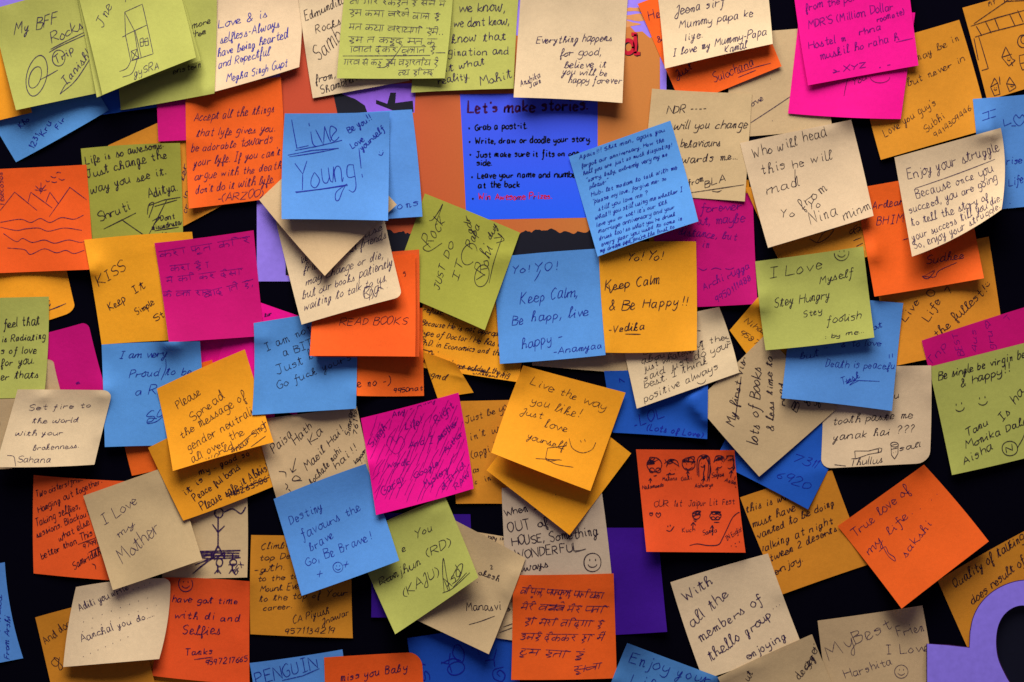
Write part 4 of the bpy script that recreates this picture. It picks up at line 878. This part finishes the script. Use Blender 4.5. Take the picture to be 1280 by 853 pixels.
# ---- lower right
N('red', [(795, 562), (918, 563), (932, 691), (808, 690)], "red orange note with a row of drawn faces about a festival",
  [("Nakamanda", 803, 612, 830, 608, 5), ("Mahana", 828, 601, 847, 600, 5), ("Gaki", 852, 601, 865, 599, 5), ("Aishwarya", 869, 610, 892, 608, 6), ("Sayan", 890, 597, 906, 595, 6), ("Ananya", 906, 602, 927, 608, 6), ("OUR", 818, 634, 836, 633, 9), ("1st", 842, 633, 853, 633, 9), ("Jaipur", 861, 633, 883, 632, 9), ("Lit", 888, 632, 898, 631, 9), ("Fest", 904, 631, 919, 630, 9), ("!", 923, 631, 926, 630, 9), ("Kuch", 853, 666, 869, 664, 6), ("Sanya", 879, 669, 897, 665, 7), ("IN English", 909, 676, 930, 662, 6)], lift=9, ink_='black', w=1.0, join=0,
  draw=ring(818, 581, 9, 9) + scribble(818, 576, 9, 5, 14, rd) + ring(815, 588, 3.2, 3) + ring(823, 588, 3.2, 3) + line("~817 595 819 595 821 594/~833 583 838 577 848 582/~833 584 836 575 846 576 849 584/838 588 838.6 588/844 587 844.6 587/~837 591 840 593 844 592") + ring(861, 580, 8, 8) + scribble(861, 575, 8, 4, 12, rd)
  + line("~857 585 861 587 866 584/858 580 859 580/864 580 865 580/~872 594 872 575 878 569 886 571 888 582 887 602/~874 596 874 578 879 571/~885 598 886 580 882 571/~884 602 889 588 885 572/877 579 877.6 579/882 579 882.6 579/~876 583 879 584 882 582/~893 576 896 570 904 571 906 577/~892 578 899 573 905 578/896 579 896.5 579/902 579 902.5 579/~897 584 900 585 903 583/~907 575 911 570 918 572 922 584 922 600/~916 572 921 586 919 600/~910 576 914 574/~910 585 913 586 916 584/"
         "813 604 813 599/811 601 813 598 815 601/835 597 837 592/833 594 837 592 839 594/860 596 860 590/858 592 860 589 862 592/879 605 880 599/877 601 880 598 882 601/897 592 897 586/895 588 897 585 899 588/914 597 915 589/912 592 915 588 917 592/866 662 867 654/864 657 867 653 870 657/891 665 891 658/888 661 891 657 893 661/"
         "~862 682 872 680 885 682 898 681 903 674 910 660 916 648 922 642 927 640/~833 663 838 664 843 658/835 657 835 659/838 656 838 658/914 682 914.6 683/919 679 919.6 680/920 683 920.6 684/924 677 925 678/893 653 900 653/867 650 872 650/868 652 871 652") + ring(871, 644, 5, 5) + scribble(871, 642, 6, 3, 10, rd) + ring(895, 645, 7, 5) + scribble(896, 642, 7, 2.5, 12, rd) + ring(892, 648, 2.5, 2) + ring(898, 648, 2.5, 2) + scribble(838, 577, 8, 3, 10, rd) + scribble(899, 573, 6, 3, 9, rd) + scribble(880, 585, 2, 14, 9, rd) + scribble(919, 584, 2.5, 12, 9, rd) + scribble(879, 573, 6, 3, 8, rd) + scribble(914, 573, 6, 3, 8, rd) + heart(823, 644, 3) + heart(814, 643, 2), top='faces_drawing', dw=1.2, jit=.12, slant=0.05, bulge=(0, -1, 0, 0))
N('mustard', [(1172, 726), (1298, 655), (1350, 770), (1222, 838)], "yellow note reading 'Quality of talking' behind the lavender letter",
  [("Quality of talking", 1194, 736, 1281, 676, 12), ("does result of", 1216, 757, 1282, 704, 11)], lift=4, ink_='black', w=1.35)
N('orange', [(1047, 658), (1155, 581), (1236, 677), (1127, 761)], "bright orange diamond note reading 'True love of my life'",
  [("True love of", 1068, 672, 1137, 615, 12), ("my life", 1086, 694, 1136, 646, 12), ("sakshi", 1131, 698, 1164, 656, 11)], lift=13, ink_='pen', w=1.15, draw=line("1139 643 1139.7 642.5/1149 637 1149.7 636.5/1163 626 1163.7 625.5/1170 619 1170.7 618.5/~1098 690 1106 684 1110 692 1117 697 1118 702 1110 696 1104 686"), top='trailing_dots')
N('cream', [(838, 728), (960, 692), (1003, 808), (879, 850)], "cream note reading 'With all the members of', lower right",
  [("With", 858, 752, 893, 728, 13), ("all the", 867, 784, 913, 744, 14), ("members of", 877, 802, 955, 751, 13), ("thello group", 890, 826, 966, 770, 14), ("enjoying", 935, 824, 984, 797, 11)], lift=8, ink_='pen', w=1.3, join=.7, draw=line("967 761 967.6 760.6/971 758 971.6 757.6/975 756 975.6 755.6"), top='trailing_dots', crease=[('v', .2, .3)])
N('blue', [(784, 804), (905, 849), (860, 960), (742, 915)], "blue note reading 'Enjoy your' with its corner curling up, bottom edge",
  [("Enjoy your", 786, 828, 888, 857, 16), ("Life", 788, 856, 830, 866, 15)], lift=5, ink_='blue', w=1.4, ears=[(0, 6)])
N('tan', [(1022, 776), (1153, 757), (1172, 885), (1040, 900)], "tan note reading 'My Best Friend' left of the lavender letter",
  [("My", 1038, 826, 1072, 806, 20), ("Best", 1070, 806, 1116, 784, 17), ("Friend", 1122, 796, 1164, 787, 14), ("I Love", 1108, 818, 1162, 814, 12), ("Harshita", 1058, 849, 1115, 830, 12)], lift=5, ink_='pen', w=1.15, draw=smile(1126, 840, 8), top='smiley')
N('tan', [(897, 847), (1015, 793), (1062, 905), (945, 950)], "dim tan note with sideways writing along the bottom edge, left of 'My Best Friend'",
  [("deceg", 1000, 850, 1020, 822, 10), ("Shrey", 1014, 838, 1024, 806, 11), ("ut", 936, 852, 942, 842, 10)], lift=6, ink_='black', w=1.3)

# ---------------------------------------------------------------- stick them on, one by one
idm = np.zeros(HM.shape, np.int16); topm = np.zeros(HM.shape, bool)
g = np.linspace(0, 1, 120); U0, V0 = np.meshgrid(g, g)
def pix(C):
    P = bil(C, U0, V0)
    return (np.clip(np.round(P[..., 0] + PADX).astype(int), 0, HM.shape[1] - 1), np.clip(np.round(P[..., 1] + PADY).astype(int), 0, HM.shape[0] - 1))
PX = [pix(n['C']) for n in NOTES]
press = [None] * len(NOTES)
for i in range(len(NOTES) - 1, -1, -1):
    x, y = PX[i]
    low = V0 > 0.55
    cov = topm[y, x]
    l = cov[low & (U0 < .5)].mean(); r = cov[low & (U0 >= .5)].mean()
    press[i] = (max(0.12, 1 - 2.2 * l), max(0.12, 1 - 2.2 * r))
    top = V0 < 0.45
    topm[y[top], x[top]] = True
    hang = V0 >= 0.45

GROUP = 'sticky notes stuck to the black wall'
for i, n in enumerate(NOTES):
    rng = random.Random(1000 + i)
    bl = n['bulge'] or tuple(rng.uniform(-1.2, 1.5) for _ in range(4))
    s = Sheet(n['C'], n['lift'] * 1.35, bl, n['rnd'], n['ears'], press[i], rng, n['crease'])
    o = s.build('sticky_note', PAPER[n['paper']])
    tag(o, n['label'], n['cat'], GROUP)
    st = []; hand = rng.uniform(-.12, .26)
    for (t, x, y, x1, y1, h) in n['text']:
        st += write(t, x, y, x1, y1, h, rng, slant=n['slant'] + hand + rng.uniform(-.04, .04), jit=n['jit'], join=n['join'], dev=n['dev'])
    w = n['w'] * rng.uniform(.66, .98)
    if st and len(n['text']) <= 3:
        k = 0
        rng2 = random.Random(3000 + i)
        for (t, x, y, x1, y1, h) in n['text']:
            s.put('handwriting', write(t, x, y, x1, y1, h, rng2, slant=n['slant'] + hand, jit=n['jit'], join=n['join'], dev=n['dev']), w, INK[n['ink']], o, rng)
    elif st: s.put('handwriting', st, w, INK[n['ink']], o, rng)
    if 1 < len(n['draw']) <= 4 and n['top'] != 'smiley':
        for one in n['draw']: s.put(n['top'], [one], n['dw'] or w, INK[n['ink']], o, rng, 0.19)
    elif len(n['draw']): s.put(n['top'], n['draw'], n['dw'] or w, INK[n['ink']], o, rng, 0.19)
    n['sheet'] = s
print('sheets', len(NOTES), 'highest mm', max(float(n['sheet'].d.max()) for n in NOTES))
for n in sorted(NOTES, key=lambda n: -n['sheet'].d.max())[:8]: print(round(float(n['sheet'].d.max()), 1), n['label'])

# ---------------------------------------------------------------- lavender card letters
# thick outline closed through the counter: outer arch, then back along the hole
arch = [(1159, 805), (1185, 807), (1212, 810), (1213, 790), (1217, 772), (1226, 755), (1240, 741), (1258, 731), (1278, 726), (1300, 727), (1322, 736), (1340, 756), (1348, 785), (1348, 940),
        (1318, 940), (1318, 800), (1310, 776), (1296, 762), (1280, 757), (1266, 760), (1254, 770), (1247, 785), (1245, 805), (1248, 825), (1257, 845), (1268, 866), (1274, 900), (1274, 940), (1159, 940)]
arch = [tuple(q) for q in np.vstack([np.array(arch[:3]), catmull(arch[3:13], 5), np.array(arch[13:15]), catmull(arch[15:27], 5), np.array(arch[27:])])]
lo = world_pt([(1230, 810)], [9])[0]
m_card = plain('lavender_card', (142, 122, 236), 0.7)
m_edge = plain('dark_card_edge', (60, 24, 70), 0.7)
letter = prism('cutout_letter', arch, 5.5, 10.5, m_card, None, lo)
tag(letter, 'thick lavender cut-out letter with a round black hole, lower right corner', 'cut-out letter')
def grow(pts, k):
    c = np.array(pts, float); n_ = len(c); o_ = []
    for i in range(n_):
        a, b, d = c[i - 1], c[i], c[(i + 1) % n_]
        t = (d - a) / max(np.linalg.norm(d - a), 1e-6)
        o_.append(b + np.array([t[1], -t[0]]) * k)
    return [tuple(p) for p in o_]
prism('backing_layer', grow(arch, 1.1), 0.6, 5.5, m_edge, letter, lo)
prism('black_counter', [(1238, 764), (1256, 748), (1285, 742), (1330, 762), (1332, 930), (1262, 930), (1238, 836)], 4.2, 5.2, m_sil, letter, lo)
strip = prism('paper_strip', [(-60, -40), (62, -40), (48, 2), (0, 9), (-60, 16)], 0.05, 0.35, PAPER['lavender'], None, world_pt([(0, -10)], [.2])[0])
tag(strip, 'lavender paper edge at the very top left corner', 'paper strip')
